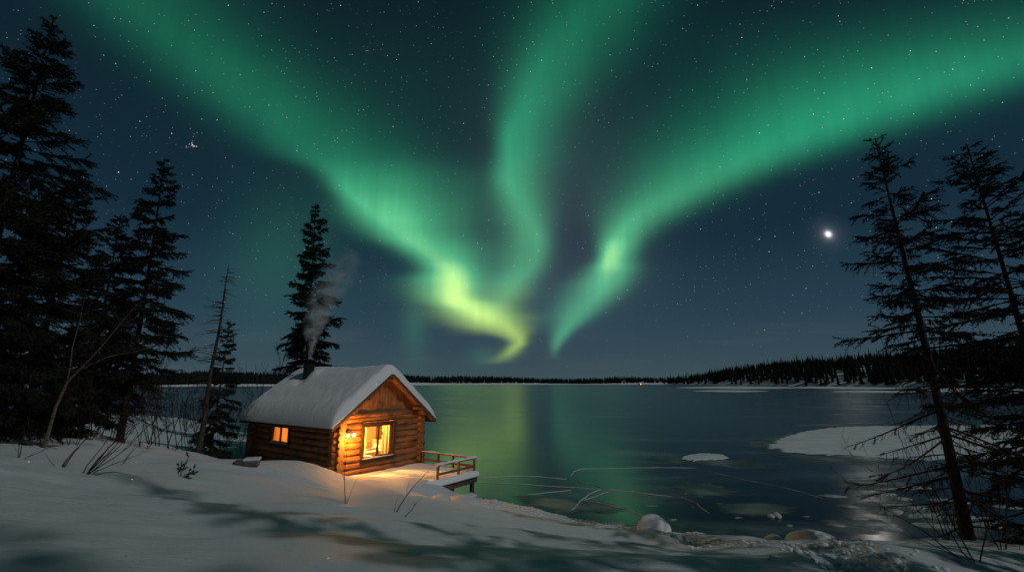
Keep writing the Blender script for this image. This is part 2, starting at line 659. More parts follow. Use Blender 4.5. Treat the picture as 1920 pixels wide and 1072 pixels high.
def sheet_mat(name, c1, c2, lo, hi, soft, rough=.7):
    """snow or frost lying on ice: solid inside, breaking up towards its rim"""
    m, nt, b = new_mat(name, rough, .3)
    geo = nt.nodes.new('ShaderNodeNewGeometry')
    P = geo.outputs['Position']
    mp = nt.nodes.new('ShaderNodeMapping')
    mp.inputs['Scale'].default_value = (.45, 1.1, 1)
    nt.links.new(P, mp.inputs[0])
    n = tex('Noise', E(mp.outputs[0]), Scale=.9, Detail=8.0, Roughness=.65, Distortion=.7)
    n2 = tex('Noise', P, Scale=.5, Detail=5.0)
    c = mixc(smooth(E(n2.outputs[0]), .35, .68), c1, c2)
    nt.links.new(c.s, b.inputs['Base Color'])
    bump(nt, b, E(n.outputs[0]), .4, .06)
    at_ = nt.nodes.new('ShaderNodeAttribute')
    at_.attribute_name = 'cover'
    e = E(at_.outputs['Fac'])
    al = smooth(e * 1.0 + (E(n.outputs[0]) - .5) * soft, lo, hi)
    nt.links.new(al.s, b.inputs['Alpha'])
    return m


M['thin_ice'] = sheet_mat('thin frosted ice', (.05, .07, .068), (.17, .20, .19), .02, .80, 1.9, .5)
M['sheet'] = sheet_mat('lake snow sheet', (.56, .60, .60), (.70, .72, .72), .40, .52, 1.0)


def endgrain():
    m, nt, b = new_mat('log end grain', .7, .2)
    co = objco(nt, 'Object')
    n = tex('Noise', co, Scale=7.0, Detail=6.0)
    c = mixc(smooth(E(n.outputs[0]), .35, .7), (.30, .16, .065), (.15, .075, .032))
    nt.links.new(c.s, b.inputs['Base Color'])
    bump(nt, b, E(n.outputs[0]), .5, .02)
    return m


M['end'] = endgrain()
M['metal'] = noise_mat('black stove metal', (.012, .012, .012), (.030, .028, .026), (1, 1, 1), 5.0, .45, .5, .1, .005, metal=.6)
M['room'] = noise_mat('interior pine panel', (.62, .44, .25), (.74, .55, .34), (1, 1, 6), 3.0, .6, .3, .2, .01)
M['linen'] = noise_mat('white linen', (.72, .68, .60), (.85, .82, .76), (1, 1, 1), 6.0, .85, .1, .3, .02)
M['cushion'] = noise_mat('brown cushion', (.14, .06, .03), (.24, .11, .05), (1, 1, 1), 9.0, .85, .1, .2, .01)


def curtain_mat():
    m, nt, b = new_mat('curtain cloth', .8, .1)
    b.inputs['Base Color'].default_value = (.80, .62, .36, 1)
    tr = nt.nodes.new('ShaderNodeBsdfTranslucent')
    tr.inputs[0].default_value = (.85, .55, .22, 1)
    mx = nt.nodes.new('ShaderNodeMixShader')
    mx.inputs[0].default_value = .55
    nt.links.new(b.outputs[0], mx.inputs[1])
    nt.links.new(tr.outputs[0], mx.inputs[2])
    nt.links.new(mx.outputs[0], nt.nodes['Material Output'].inputs[0])
    return m


M['curtain'] = curtain_mat()


def glass_mat():
    m = bpy.data.materials.new('window glass')
    m.use_nodes = True
    nt = m.node_tree
    nt.nodes.clear()
    tr = nt.nodes.new('ShaderNodeBsdfTransparent')
    tr.inputs[0].default_value = (.96, .97, .96, 1)
    gl = nt.nodes.new('ShaderNodeBsdfGlossy')
    gl.inputs['Roughness'].default_value = .02
    fr = nt.nodes.new('ShaderNodeFresnel')
    fr.inputs[0].default_value = 1.45
    mx = nt.nodes.new('ShaderNodeMixShader')
    out = nt.nodes.new('ShaderNodeOutputMaterial')
    E.nt = nt
    gm = nt.nodes.new('ShaderNodeNewGeometry')
    nt.links.new((E(fr.outputs[0]) * (1.0 - E(gm.outputs['Backfacing']))).s, mx.inputs[0])
    nt.links.new(tr.outputs[0], mx.inputs[1])
    nt.links.new(gl.outputs[0], mx.inputs[2])
    nt.links.new(mx.outputs[0], out.inputs[0])
    return m


M['glass'] = glass_mat()


def glow_mat(name, col, s):
    m, nt, b = new_mat(name, .4, .3)
    b.inputs['Base Color'].default_value = (*col, 1)
    b.inputs['Emission Color'].default_value = (*col, 1)
    b.inputs['Emission Strength'].default_value = s
    return m


M['bulb'] = glow_mat('warm bulb', (1.0, .66, .26), 28.0)
M['shade'] = glow_mat('lit lamp shade', (1.0, .62, .26), 2.2)
M['moon'] = glow_mat('planet light', (1.0, .93, .86), 900.0)
M['far_lit'] = glow_mat('far lit window', (1.0, .36, .07), 3.2)


# ------------------------------------------------------------------ the setting: snow bank, lake, far shores
CS, SN = math.sin(R(35.2)), math.cos(R(35.2))      # cabin gable runs along (CS, SN)
CA = Vector((-8.9, 23.8, .55))
CROT = math.atan2(SN, CS)


def cab(x, y, z=0.0):
    """cabin coordinates (along the gable, backwards, up) to the world"""
    return Vector((CA.x + x * CS - y * SN, CA.y + x * SN + y * CS, CA.z + z))


CTRL = [(0, 0, 3.85), (-4, 0, 4.0), (4, 0, 3.55), (-10, 0, 4.3), (10, 0, 3.2), (0, -8, 4.5), (-15, -8, 5), (15, -8, 4), (25, 0, 2.9), (25, -8, 3.5),
        (40, 5, 1.0), (40, 14, -.9), (55, 0, 1.5), (25, 14.5, -.8), (18, 15.8, -.8), (13, 17.0, -.8),
        (.96, 21.7, -.22), (5, 19, -.22), (9.5, 18.1, -.32), (-1.6, 23.6, -.22), (1.6, 23.2, -.8), (6, 20.6, -.8), (10.5, 20, -.9),
        (-15, 36, .4), (-12, 39.5, -.7), (-20, 39, .2), (-20, 47, -.8), (-34, 64, -.9),
        (-45, 45, 2.0), (-60, 40, 3.0), (-60, 66, 1.0), (-40, 25, 4.0), (-60, 10, 5.0), (-40, 0, 5.2), (-75, 90, -.6), (-25, 12, 4.1), (-40, 80, -1.5), (0, 40, -2.5), (20, 30, -2.5), (40, 30, -3)]
for px, py, y in [(0, 1072, 4.6), (480, 1072, 4.9), (960, 1072, 5.2), (1440, 1072, 5.8), (1920, 1072, 6.3),
                  (100, 950, 7.5), (400, 950, 9), (700, 960, 11), (1000, 1000, 12.5), (1250, 1030, 13), (1450, 1032, 11), (1500, 1016, 13.6),
                  (1700, 1018, 12.2), (1822, 1012, 12), (1930, 1020, 11.5), (860, 945, 21), (800, 940, 19.5), (700, 930, 17), (822, 926, 22.4),
                  (570, 874, 20.3), (625, 891, 19.9), (655, 908, 19.6), (520, 881, 20.8), (478, 880, 22), (500, 905, 16), (600, 922, 16),
                  (350, 890, 14), (250, 860, 16), (160, 892, 11), (0, 880, 10), (50, 830, 15), (0, 800, 20), (150, 814, 20), (240, 832, 19),
                  (300, 838, 21), (350, 848, 24), (400, 864, 26), (440, 874, 25.5), (380, 834, 34), (350, 806, 50), (440, 838, 38), (300, 795, 58)]:
    p = at(px, py, y)
    CTRL.append((p.x, p.y, p.z))
for x, y, z in [(.6, -1.2, .14), (1, -3.3, .24), (2.0, -4.4, .14), (5.6, -4.4, -1.6), (5.6, -1.2, -1.3), (3.6, -3.0, -.6), (6.6, 0, -1.3), (6.6, 4.5, -1.2), (6.6, 9, -.8),
                (3, 9.5, .0), (0, 0, .1), (-.3, 4, .2), (-.3, 8.6, .25), (2.75, 4.3, -.15), (-1.3, 1.5, .35), (-1.4, 6.5, .45)]:
    p = cab(x, y, z)
    CTRL.append((p.x, p.y, p.z))
CTRL = np.array(CTRL)


def _rbf():
    X = CTRL[:, :2]
    d = np.linalg.norm(X[:, None] - X[None], axis=2)
    k = np.sqrt(d * d + 1.2 ** 2)
    n = len(X)
    A = np.zeros((n + 3, n + 3))
    A[:n, :n] = -k - np.eye(n) * -.02
    A[:n, n] = 1
    A[:n, n + 1:] = X
    A[n, :n] = 1
    A[n + 1:, :n] = X.T
    b = np.zeros(n + 3)
    b[:n] = CTRL[:, 2]
    return np.linalg.solve(A, b)


_W = _rbf()


def base_height(x, y):
    x = np.asarray(x, float)
    y = np.asarray(y, float)
    sh = x.shape
    x, y = x.ravel(), y.ravel()
    out = np.zeros(len(x))
    n = len(CTRL)
    for a in range(0, len(x), 20000):
        xs, ys = x[a:a + 20000], y[a:a + 20000]
        d2 = (xs[:, None] - CTRL[None, :, 0]) ** 2 + (ys[:, None] - CTRL[None, :, 1]) ** 2
        out[a:a + 20000] = -np.sqrt(d2 + 1.44) @ _W[:n] + _W[n] + xs * _W[n + 1] + ys * _W[n + 2]
    return out.reshape(sh)


def axis_pts(lo, hi, fine_lo, fine_hi, step, grow=1.12):
    a = list(np.arange(fine_lo, fine_hi, step))
    s, x = step, a[-1]
    while x < hi:
        s = min(s * grow, 4.0)
        x += s
        a.append(x)
    s, x = step, a[0]
    while x > lo:
        s = min(s * grow, 4.0)
        x -= s
        a.insert(0, x)
    return np.array(a)


# trodden track in plan (x, y): along the shore from the deck, then down to the lower right
TRACK = [(-2.0, 22.6), (.2, 21.2), (2.6, 19.6), (4.6, 18.0), (5.6, 15.6), (5.7, 12.6), (5.4, 9.6), (4.6, 6.8), (3.9, 4.2)]


def track_dist(x, y):
    best = np.full(x.shape, 1e9)
    for (ax, ay), (bx, by) in zip(TRACK[:-1], TRACK[1:]):
        dx, dy = bx - ax, by - ay
        t = np.clip(((x - ax) * dx + (y - ay) * dy) / (dx * dx + dy * dy), 0, 1)
        best = np.minimum(best, np.hypot(x - ax - t * dx, y - ay - t * dy))
    return best


def fbm(x, y, s, seed, oct=3):
    out = np.zeros(len(x))
    for i in range(len(x)):
        out[i] = mnoise.fractal(Vector((x[i] * s, y[i] * s, seed)), 1.0, 2.0, oct)
    return out


GX = axis_pts(-85, 60, -20, 15, .10)
GY = axis_pts(-16, 95, 3, 27, .10)
XX, YY = np.meshgrid(GX, GY, indexing='ij')
ZZ = base_height(XX, YY)


def terrain_detail():
    global ZZ
    x, y = XX.ravel(), YY.ravel()
    # long wind drifts, smaller ripples
    a = np.array([mnoise.noise(Vector((px * .16 + py * .05, py * .42 - px * .10, 3.1))) for px, py in zip(x, y)]).reshape(XX.shape)
    b = np.array([mnoise.noise(Vector((px * .55, py * 1.3 - px * .3, 8.7))) for px, py in zip(x, y)]).reshape(XX.shape)
    dist = np.hypot(XX, YY)
    fade = np.clip((dist - 2) / 6, .25, 1)
    c = np.array([mnoise.noise(Vector((px * 1.5 - py * .9, py * 3.4 + px * .8, 2.9))) for px, py in zip(x, y)]).reshape(XX.shape)
    Z = ZZ + a * .24 * fade + b * .10 * fade + c * .030 * np.clip(1 - (dist - 22) / 10, 0, 1)
    for qx, qy, qd, r, h in ((570, 876, 20.3, 1.3, .16), (690, 925, 18.0, .9, .12), (735, 915, 20.0, .8, .14), (470, 900, 17.5, 2.2, .16), (330, 905, 12.5, 1.5, .12)):
        q = at(qx, qy, qd)
        Z += h * np.exp(-((XX - q.x) ** 2 + (YY - q.y) ** 2) / (r * r))
    td = track_dist(XX, YY)
    wob = np.array([mnoise.noise(Vector((px * .9, py * .9, 1.3))) for px, py in zip(x, y)]).reshape(XX.shape)
    wob2 = np.array([mnoise.noise(Vector((px * 3.1, py * 3.1, 5.3))) for px, py in zip(x, y)]).reshape(XX.shape)
    m = np.clip(1 - (td + wob * .25) / .75, 0, 1)
    m = m * m * (3 - 2 * m)
    Z += m * (wob2 * .20 - .13) + np.exp(-((td - .8) / .3) ** 2) * .06
    ZZ = Z


terrain_detail()


def ground(x, y):
    i = int(np.clip(np.searchsorted(GX, x) - 1, 0, len(GX) - 2))
    j = int(np.clip(np.searchsorted(GY, y) - 1, 0, len(GY) - 2))
    fx = (x - GX[i]) / (GX[i + 1] - GX[i])
    fy = (y - GY[j]) / (GY[j + 1] - GY[j])
    return float((ZZ[i, j] * (1 - fx) + ZZ[i + 1, j] * fx) * (1 - fy) + (ZZ[i, j + 1] * (1 - fx) + ZZ[i + 1, j + 1] * fx) * fy)


def hit(px, py):
    """where a line of sight meets the snow (or the ice)"""
    u, v = uv_of(px, py)
    y = 2.0
    while y < 120:
        z = EYE + v * y
        if z <= max(ground(u * y, y), LAKE):
            break
        y += .03 + y * .002
    return Vector((u * y, y, EYE + v * y))


def on_lake(px, py):
    u, v = uv_of(px, py)
    y = (LAKE - EYE) / v
    return Vector((u * y, y, LAKE))


def grid_mesh(mb, X, Y, Z, mat=0):
    n, m = X.shape
    V = np.stack([X, Y, Z], -1).reshape(-1, 3)
    i, j = np.meshgrid(np.arange(n - 1), np.arange(m - 1), indexing='ij')
    f = np.stack([i * m + j, (i + 1) * m + j, (i + 1) * m + j + 1, i * m + j + 1], -1).reshape(-1, 4)
    mb.add(V, f, mat, True)


mb = MB()
grid_mesh(mb, XX, YY, ZZ)
tag(mb.build('snow_ground', M['snow']), 'blue white snow bank sloping down to the frozen lake', kind='structure')

mb = MB()
lx = np.concatenate([[-6000, -2500, -900, -300], np.linspace(-120, 120, 13), [300, 900, 2500, 6000]])
ly = np.concatenate([[-40], np.linspace(0, 200, 11), [400, 800, 1600, 3000, 7000]])
LX, LY = np.meshgrid(lx, ly, indexing='ij')
grid_mesh(mb, LX, LY, np.full(LX.shape, LAKE))
tag(mb.build('lake_ice', M['ice']), 'dark glassy ice of the frozen lake', kind='structure')


def cone_tree_arrays(n, rng, P, H, W):
    """ragged narrow far spruces: three stacked spiky skirts and a stem, all in one array"""
    V, Fc, k = [], [], 0
    for (x, y, z), h, w in zip(P, H, W):
        tiers = 5
        for t in range(tiers):
            z0 = z + h * (.10 + .80 * t / tiers)
            z1 = min(z + h, z0 + h * .34)
            r = w * (1 - t / tiers) ** .8 * rng.uniform(.75, 1.2) + w * .05
            a0 = rng.uniform(0, 6.28)
            ns = 7
            top = k
            V.append((x, y, z1)); k += 1
            for j in range(ns):
                a = a0 + j / ns * 2 * math.pi
                rr = r * rng.uniform(.55, 1.25)
                V.append((x + rr * math.cos(a), y + rr * math.sin(a), z0 - rng.uniform(0, .05) * h)); k += 1
            for j in range(ns):
                Fc.append((top, top + 1 + j, top + 1 + (j + 1) % ns))
    return np.array(V), np.array(Fc)


def far_shores():
    rng = random.Random(11)
    # peninsula on the right
    gy = np.linspace(330, 1750, 60)
    gx = np.array([0, 3, 8, 18, 40, 80, 140, 240, 420])
    Yg, Xo = np.meshgrid(gy, gx, indexing='ij')
    line = 500 + 22 * np.sin(Yg / 90) + 14 * np.sin(Yg / 37 + 1) + np.clip((Yg - 1300) / 450, 0, 1) * 90 + np.clip((700 - Yg) / 370, 0, 1) * 10
    prof = np.interp(Xo, gx, [-.6, 1.2, 3.5, 8.0, 14, 25, 36, 42, 44])
    fadep = np.clip((1780 - Yg) / 500, .12, 1)
    Zg = LAKE + prof * fadep * 1.0
    mb = MB()
    grid_mesh(mb, line + Xo, Yg, Zg)
    o = mb.build('peninsula_terrain', M['snow'])
    o.data.flip_normals()
    tag(o, 'low snowy wooded headland across the ice', kind='structure')

    def gz(x, y):
        ln = 500 + 22 * math.sin(y / 90) + 14 * math.sin(y / 37 + 1) + max(0, min(1, (y - 1300) / 450)) * 90 + max(0, min(1, (700 - y) / 370)) * 10
        f = max(.12, min(1, (1780 - y) / 500))
        return LAKE + float(np.interp(x - ln, gx, [-.6, 1.2, 3.5, 8.0, 14, 25, 36, 42, 44])) * f, ln
    # a handful of individual shapes, copied
    protos = []
    for q in range(6):
        h = 1.0
        V, Fc = cone_tree_arrays(1, rng, [(0, 0, 0)], [1.0], [.15])
        mc = MB().add(V, Fc, 0, False)
        mt = MB()
        mt.tubes([[(0, 0, -.03), (0, 0, .5), (0, 0, .95)]], [[.013, .009, .002]], 5)
        protos.append((mc.mesh('crown', M['far_needles']), mt.mesh('trunk', M['bark'])))
    for i in range(295):
        y = 400 + 1150 * (rng.random() ** 1.5)
        x0 = gz(0, y)[1]
        x = x0 + 5 + rng.random() ** 1.5 * 60
        z = gz(x, y)[0]
        h = rng.uniform(13, 27) * (1.25 if rng.random() < .12 else 1.0)
        t = empty('distant_spruce', (x, y, z - .3), rng.uniform(0, 6.28))
        t.scale = (h, h, h)
        tag(t, 'small dark spruce in the row along the right far shore', 'tree', 'spruces along the far right shore')
        c, tr = protos[i % 6]
        link('crown', c, t)
        link('trunk', tr, t)
    P, H, W = [], [], []
    for i in range(3800):
        y = 360 + 1380 * rng.random() ** 1.25
        x0 = gz(0, y)[1]
        x = x0 + 12 + rng.random() ** .9 * 260
        P.append((x, y, gz(x, y)[0] - .4))
        H.append(rng.uniform(13, 25) * (1.4 if rng.random() < .10 else 1.0))
        W.append(rng.uniform(1.8, 3.4))
    V, Fc = cone_tree_arrays(1, rng, P, H, W)
    tag(MB().add(V, Fc).build('headland_forest', M['far_needles']), 'dense dark spruce forest covering the right headland', 'forest', kind='stuff')
    # far shore straight across and the nearer left shore
    for nm, pts, lab, hh in (('far_hills', [(-330, 1050), (-180, 1450), (200, 1750), (620, 1850), (1300, 1900)], 'low far shore of the lake with a white snow line', 19.0),
                             ('west_hills', [(-1500, 420), (-800, 560), (-620, 700), (-480, 820), (-400, 960), (-330, 1060)], 'snowy left shore of the lake', 13.0)):
        a = np.array(pts, float)
        tt = np.linspace(0, len(a) - 1, 60)
        bx = np.interp(tt, range(len(a)), a[:, 0])
        by = np.interp(tt, range(len(a)), a[:, 1])
        off = np.array([0, 4, 10, 30, 80, 200, 500])
        nx, ny = -np.gradient(by), np.gradient(bx)
        ln = np.hypot(nx, ny)
        nx, ny = nx / ln, ny / ln
        Xg = bx[:, None] + nx[:, None] * off
        Yg = by[:, None] + ny[:, None] * off
        hs = hh * (1 + .25 * np.sin(tt * 2.3) + .2 * np.sin(tt * 5.1))
        Zg = LAKE + np.interp(off, off, [-.5, 1.6, 2.6, 4, 6, 9, 12])[None, :] / 12 * hs[:, None] * np.where(off < 5, 2.0, 1.0)
        mb = MB()
        grid_mesh(mb, Xg, Yg, Zg)
        o = mb.build(nm, M['snow'])
        tag(o, lab, kind='structure')
        P, H, W = [], [], []
        for i in range(2600):
            q = rng.random() * (len(tt) - 1)
            k = int(q)
            d = 12 + rng.random() ** 1.6 * 260
            x = np.interp(q, range(60), bx) + nx[k] * d
            y = np.interp(q, range(60), by) + ny[k] * d
            P.append((x, y, LAKE + hs[k] * np.interp(d, off, [0, .14, .22, .33, .5, .75, 1]) - .5))
            H.append(rng.uniform(13, 23))
            W.append(rng.uniform(2.2, 4.4))
        V, Fc = cone_tree_arrays(1, rng, P, H, W)
        tag(MB().add(V, Fc).build('far_forest' if nm == 'far_hills' else 'shore_forest', M['far_needles']),
            'thin black line of forest on the far shore' if nm == 'far_hills' else 'dark forest on the left far shore behind the snag', 'forest', kind='stuff')


far_shores()

# ------------------------------------------------------------------ the log cabin
def log_course(mb, p0, axis, a, b, r, rng, endmat=1):
    """one rough log along axis (0 or 1) from a to b, centred on the other two coordinates of p0"""
    K = max(4, int((b - a) / .35) + 2)
    t = np.linspace(a, b, K)
    P = np.zeros((1, K, 3))
    P[0, :, axis] = t
    P[0, :, 1 - axis] = p0[1 - axis] + np.array([rng.gauss(0, .008) for _ in t])
    P[0, :, 2] = p0[2] + np.array([rng.gauss(0, .007) for _ in t])
    rr = r * np.array([rng.uniform(.96, 1.05) for _ in t])
    mb.tubes(P, rr[None], 14, 0, cap=True, capmat=endmat)


def build_cabin():
    rng = random.Random(5)
    root = empty('log_cabin', CA, CROT)
    tag(root, 'small log cabin with glowing windows under a thick snow roof', 'cabin')
    W, L, ST, RAD = 5.5, 8.6, .335, .19
    z0 = .28
    n = 9
    # gable wall with the big window (x 1.42..3.42, z .86..2.66), its courses cut round the opening
    WX0, WX1, WZ0, WZ1 = 1.42, 3.40, .88, 2.62
    mb = MB()
    for k in range(n):
        z = z0 + k * ST
        e0, e1 = -.42 + rng.uniform(-.05, .05), W + .40 + rng.uniform(-.05, .05)
        if WZ0 - .10 < z < WZ1 + .10:
            log_course(mb, (0, 0, z), 0, e0, WX0, RAD, rng)
            log_course(mb, (0, 0, z), 0, WX1, e1, RAD, rng)
        else:
            log_course(mb, (0, 0, z), 0, e0, e1, RAD, rng)
    mb.build('gable_wall', [M['log_x'], M['end']], root)
    mb = MB()
    for k in range(n + 1):
        log_course(mb, (0, L, z0 + k * ST), 0, -.4, W + .4, RAD, rng)
    tri = [(-.1, y, 3.25) for y in (L - .03, L + .03)] + [(W + .1, y, 3.25) for y in (L - .03, L + .03)] + [(2.75, y, 5.22) for y in (L - .03, L + .03)]
    mb.add(tri, [(0, 2, 4), (5, 3, 1)], 0)
    mb.add(tri, [(0, 4, 5, 1), (2, 3, 5, 4), (0, 1, 3, 2)], 0)
    mb.build('back_wall', [M['log_x'], M['end']], root)
    SY0, SY1, SZ0, SZ1 = 4.42, 6.28, 1.50, 2.44
    for side, x in (('side', 0.0), ('lake', W)):
        mb = MB()
        for k in range(n):
            z = z0 + ST / 2 + k * ST
            e0, e1 = -.36 + rng.uniform(-.05, .05), L + .4
            if k >= n - 1:
                e0 -= .22
            if side == 'side' and SZ0 - .12 < z < SZ1 + .12:
                log_course(mb, (x, 0, z), 1, e0, SY0, RAD, rng)
                log_course(mb, (x, 0, z), 1, SY1, e1, RAD, rng)
            else:
                log_course(mb, (x, 0, z), 1, e0, e1, RAD, rng)
        # small half log at the bottom
        log_course(mb, (x, 0, z0 - ST / 2 + .02), 1, -.3, L + .3, RAD * .95, rng)
        mb.build('side_wall', [M['log_y'], M['end']], root)
    # skirting boards under the gable
    mb = MB()
    mb.box((-.1, -.20, -.05), (W + .1, -.16, .12))
    mb.box((-.1, -.215, -.42), (W + .1, -.175, -.06))
    mb.build('skirting_board', M['beam_wood'], root)
    # roof: two boarded slopes
    SL, APX, OX, Y0, Y1 = .77, 5.42, 3.53, -.62, L + .32
    TH = .13
    mb = MB()
    for sgn in (-1, 1):
        xe = 2.75 + sgn * OX
        ze = APX - SL * OX
        v = [(2.75, Y0, APX), (xe, Y0, ze), (xe, Y1, ze), (2.75, Y1, APX)]
        v += [(p[0], p[1], p[2] - TH) for p in v]
        f = [(0, 1, 2, 3), (7, 6, 5, 4), (1, 5, 6, 2), (0, 4, 5, 1), (3, 2, 6, 7)]
        if sgn > 0: f = [q[::-1] for q in f]
        mb.add(v, f, 0)
    roof = mb.build('roof', M['board_y'], root)
    for y, nm in ((Y0 - .045, 'bargeboard'), (Y1 + .005, 'bargeboard')):
        for sgn in (-1, 1):
            mb = MB()
            xe = 2.75 + sgn * (OX + .05)
            ze = APX - SL * (OX + .05)
            v = []
            for yy in (y, y + .04):
                v += [(2.75, yy, APX + .05), (xe, yy, ze + .05), (xe, yy, ze - .19), (2.75, yy, APX - .19)]
            f = [(0, 1, 2, 3), (7, 6, 5, 4), (0, 4, 5, 1), (1, 5, 6, 2), (2, 6, 7, 3)]
            if sgn > 0: f = [q[::-1] for q in f]
            mb.add(v, f, 0)
            mb.build(nm, M['barge'], roof)
    for sgn in (-1, 1):
        xe = 2.75 + sgn * OX
        ze = APX - SL * OX
        mb = MB()
        mb.box((min(xe, xe + sgn * .04), Y0, ze - .20), (max(xe, xe + sgn * .04), Y1, ze + .03))
        mb.build('eave_board', M['dark_wood'], roof)
    for x, zz, r in ((2.75, APX - .34, .14), (.55, APX - SL * 2.2 - .32, .12), (4.95, APX - SL * 2.2 - .32, .12)):
        mb = MB()
        log_course(mb, (x, 0, zz), 1, -.55, .3, r, rng)
        mb.build('purlin_end', [M['log_y'], M['end']], root)
    # gable boarding: upright boards of uneven width, slightly stepped
    mb = MB()
    x = -.35
    while x < W + .35:
        w = rng.uniform(.13, .19)
        x2 = min(x + w - .008, W + .4)
        za = APX - .16 - SL * abs(x - 2.75)
        zb = APX - .16 - SL * abs(x2 - 2.75)
        zl = 3.20 if .0 < x < W else 3.1
        if min(za, zb) > zl + .02:
            yo = -.10 - rng.uniform(0, .018)
            v = []
            for yy in (yo, .02):
                v += [(x, yy, zl), (x2, yy, zl), (x2, yy, zb), (x, yy, za)]
            mb.add(v, [(0, 1, 2, 3), (7, 6, 5, 4), (0, 3, 7, 4), (1, 5, 6, 2), (0, 4, 5, 1)], 0)
        x += w
    mb.build('gable_boarding', M['board_z'], root)
    mb = MB()
    log_course(mb, (0, -.10, 3.17), 0, -.15, W + .15, .13, rng)
    mb.build('tie_log', [M['log_x'], M['end']], root)
    # snow blanket on the roof
    nx, ny = 110, 120
    xs = np.linspace(-1, 1, nx)
    xs = np.sign(xs) * np.abs(xs) ** .72 * (OX + .10) + 2.75
    q = np.linspace(-1, 1, ny)
    ys = (np.sign(q) * np.abs(q) ** .6 * .5 + .5) * (Y1 - Y0 + .12) + Y0 - .07
    X, Y = np.meshgrid(xs, ys, indexing='ij')
    ax = np.sqrt((X - 2.75) ** 2 + .10)
    bed = APX - SL * np.abs(X - 2.75) + .025
    soft = APX - SL * ax + SL * .20
    de = OX + .10 - np.abs(X - 2.75)
    dv = np.minimum(Y - (Y0 - .07), Y1 + .05 - Y)

    def edge(d, w):
        k = np.clip(d / w, 0, 1)
        return (1 - (1 - k) ** 2.2) ** (1 / 2.2)
    th = .72 * edge(de, .74) * edge(dv, .42)
    th *= 1 + .07 * np.sin(X * .9 + Y * .8)
    Z = np.maximum(soft - .18 + th, bed + .004)
    # drift in the lee of the chimney, hollow in front of it
    CX, CY_ = 1.80, 6.35
    Z += .20 * np.exp(-(((X - CX - .1) / .38) ** 2 + ((Y - CY_ + .55) / .40) ** 2)) * np.clip(de, 0, 1)
    Z -= .20 * np.exp(-(((X - CX + .45) / .30) ** 2 + ((Y - CY_ - .1) / .5) ** 2))
    Z += np.array([mnoise.noise(Vector((a * 2.1, b * 2.1, 2.2))) for a, b in zip(X.ravel(), Y.ravel())]).reshape(X.shape) * .035 * edge(de, .5)
    Z = np.maximum(Z, bed + .004)
    mb = MB()
    grid_mesh(mb, X, Y, Z)
    # close underneath
    B = np.where(True, bed, bed)
    n0 = mb.n
    V = np.stack([X, Y, B], -1).reshape(-1, 3)
    i, j = np.meshgrid(np.arange(nx - 1), np.arange(ny - 1), indexing='ij')
    f = np.stack([i * ny + j, i * ny + j + 1, (i + 1) * ny + j + 1, (i + 1) * ny + j], -1).reshape(-1, 4)
    mb.add(V, f, 0)
    per = [i * ny for i in range(nx)] + [(nx - 1) * ny + j for j in range(1, ny)] + [i * ny + ny - 1 for i in range(nx - 2, -1, -1)] + [j for j in range(ny - 2, 0, -1)]
    sf = [(per[a], n0 + per[a], n0 + per[(a + 1) % len(per)], per[(a + 1) % len(per)]) for a in range(len(per))]
    mb.f.append(np.array(sf)); mb.m.append(np.zeros(len(sf), dtype=np.int32)); mb.sm.append(np.ones(len(sf), dtype=bool))
    mb.build('roof_snow', M['brightened_snow'], roof)
    # chimney
    zc = APX - SL * abs(CX - 2.75)
    mb = MB()
    mb.box((CX - .24, CY_ - .24, zc - .3), (CX + .24, CY_ + .24, zc + 1.30))
    mb.box((CX - .28, CY_ - .28, zc + 1.28), (CX + .28, CY_ + .28, zc + 1.34))
    ch = mb.build('chimney', M['metal'], root, bevel=.012)
    mb = MB()
    for sx in (-1, 1):
        for sy in (-1, 1):
            mb.box((CX + sx * .21 - .018, CY_ + sy * .21 - .018, zc + 1.34), (CX + sx * .21 + .018, CY_ + sy * .21 + .018, zc + 1.64))
    mb.lathe([(.10, 1.34), (.10, 1.58)], (CX, CY_, zc), 12)
    mb.lathe([(.0, 1.70), (.16, 1.685), (.34, 1.64), (.34, 1.62), (0, 1.62)], (CX, CY_, zc), 14)
    mb.build('chimney_cap', M['metal'], ch)
    # windows

    def window(x0, x1, z0_, z1_, along, off, mull, snow):
        """along: 0 gable (face -y) or 1 side wall (face -x)"""
        def P(a, d, z): return (a, off - d, z) if along == 0 else (off - d, a, z)

        def bx(m, a0, d0, z0, a1, d1, z1):
            p, q = P(a0, d0, z0), P(a1, d1, z1)
            m.box(tuple(map(min, p, q)), tuple(map(max, p, q)))
        fr = MB()
        tw = .15
        bx(fr, x0 - tw, -.10, z0_ - .02, x0, .10, z1_)
        bx(fr, x1, -.10, z0_ - .02, x1 + tw, .10, z1_)
        bx(fr, x0 - tw - .08, -.10, z1_, x1 + tw + .08, .13, z1_ + .16)
        bx(fr, x0 - tw, -.10, z0_ - .24, x1 + tw, .095, z0_ - .02)
        # reveal boards
        bx(fr, x0 - .03, -.36, z0_ - .04, x0 + .02, -.10, z1_ + .03)
        bx(fr, x1 - .02, -.36, z0_ - .04, x1 + .03, -.10, z1_ + .03)
        bx(fr, x0 + .02, -.36, z1_ - .01, x1 - .02, -.10, z1_ + .04)
        bx(fr, x0 + .02, -.36, z0_ - .04, x1 - .02, -.10, z0_ + .02)
        w_ = fr.build('window', M['dark_wood'], root, bevel=.008)
        si = MB()
        bx(si, x0 - tw - .03, -.02, z0_ - .055, x1 + tw + .03, .17, z0_ - .018)
        s_ = si.build('sill', M['dark_wood'], w_)
        if snow:
            sn = MB()
            bx(sn, x0 - .04, -.01, z0_ - .016, x1 + .06, .15, z0_ + .022)
            sn.build('sill_snow', M['snow'], w_, bevel=.015)
        sa = MB()
        t = .065
        xs_ = [x0 + .02] + [x0 + (x1 - x0) * (k + 1) / (mull + 1) for k in range(mull)] + [x1 - .02]
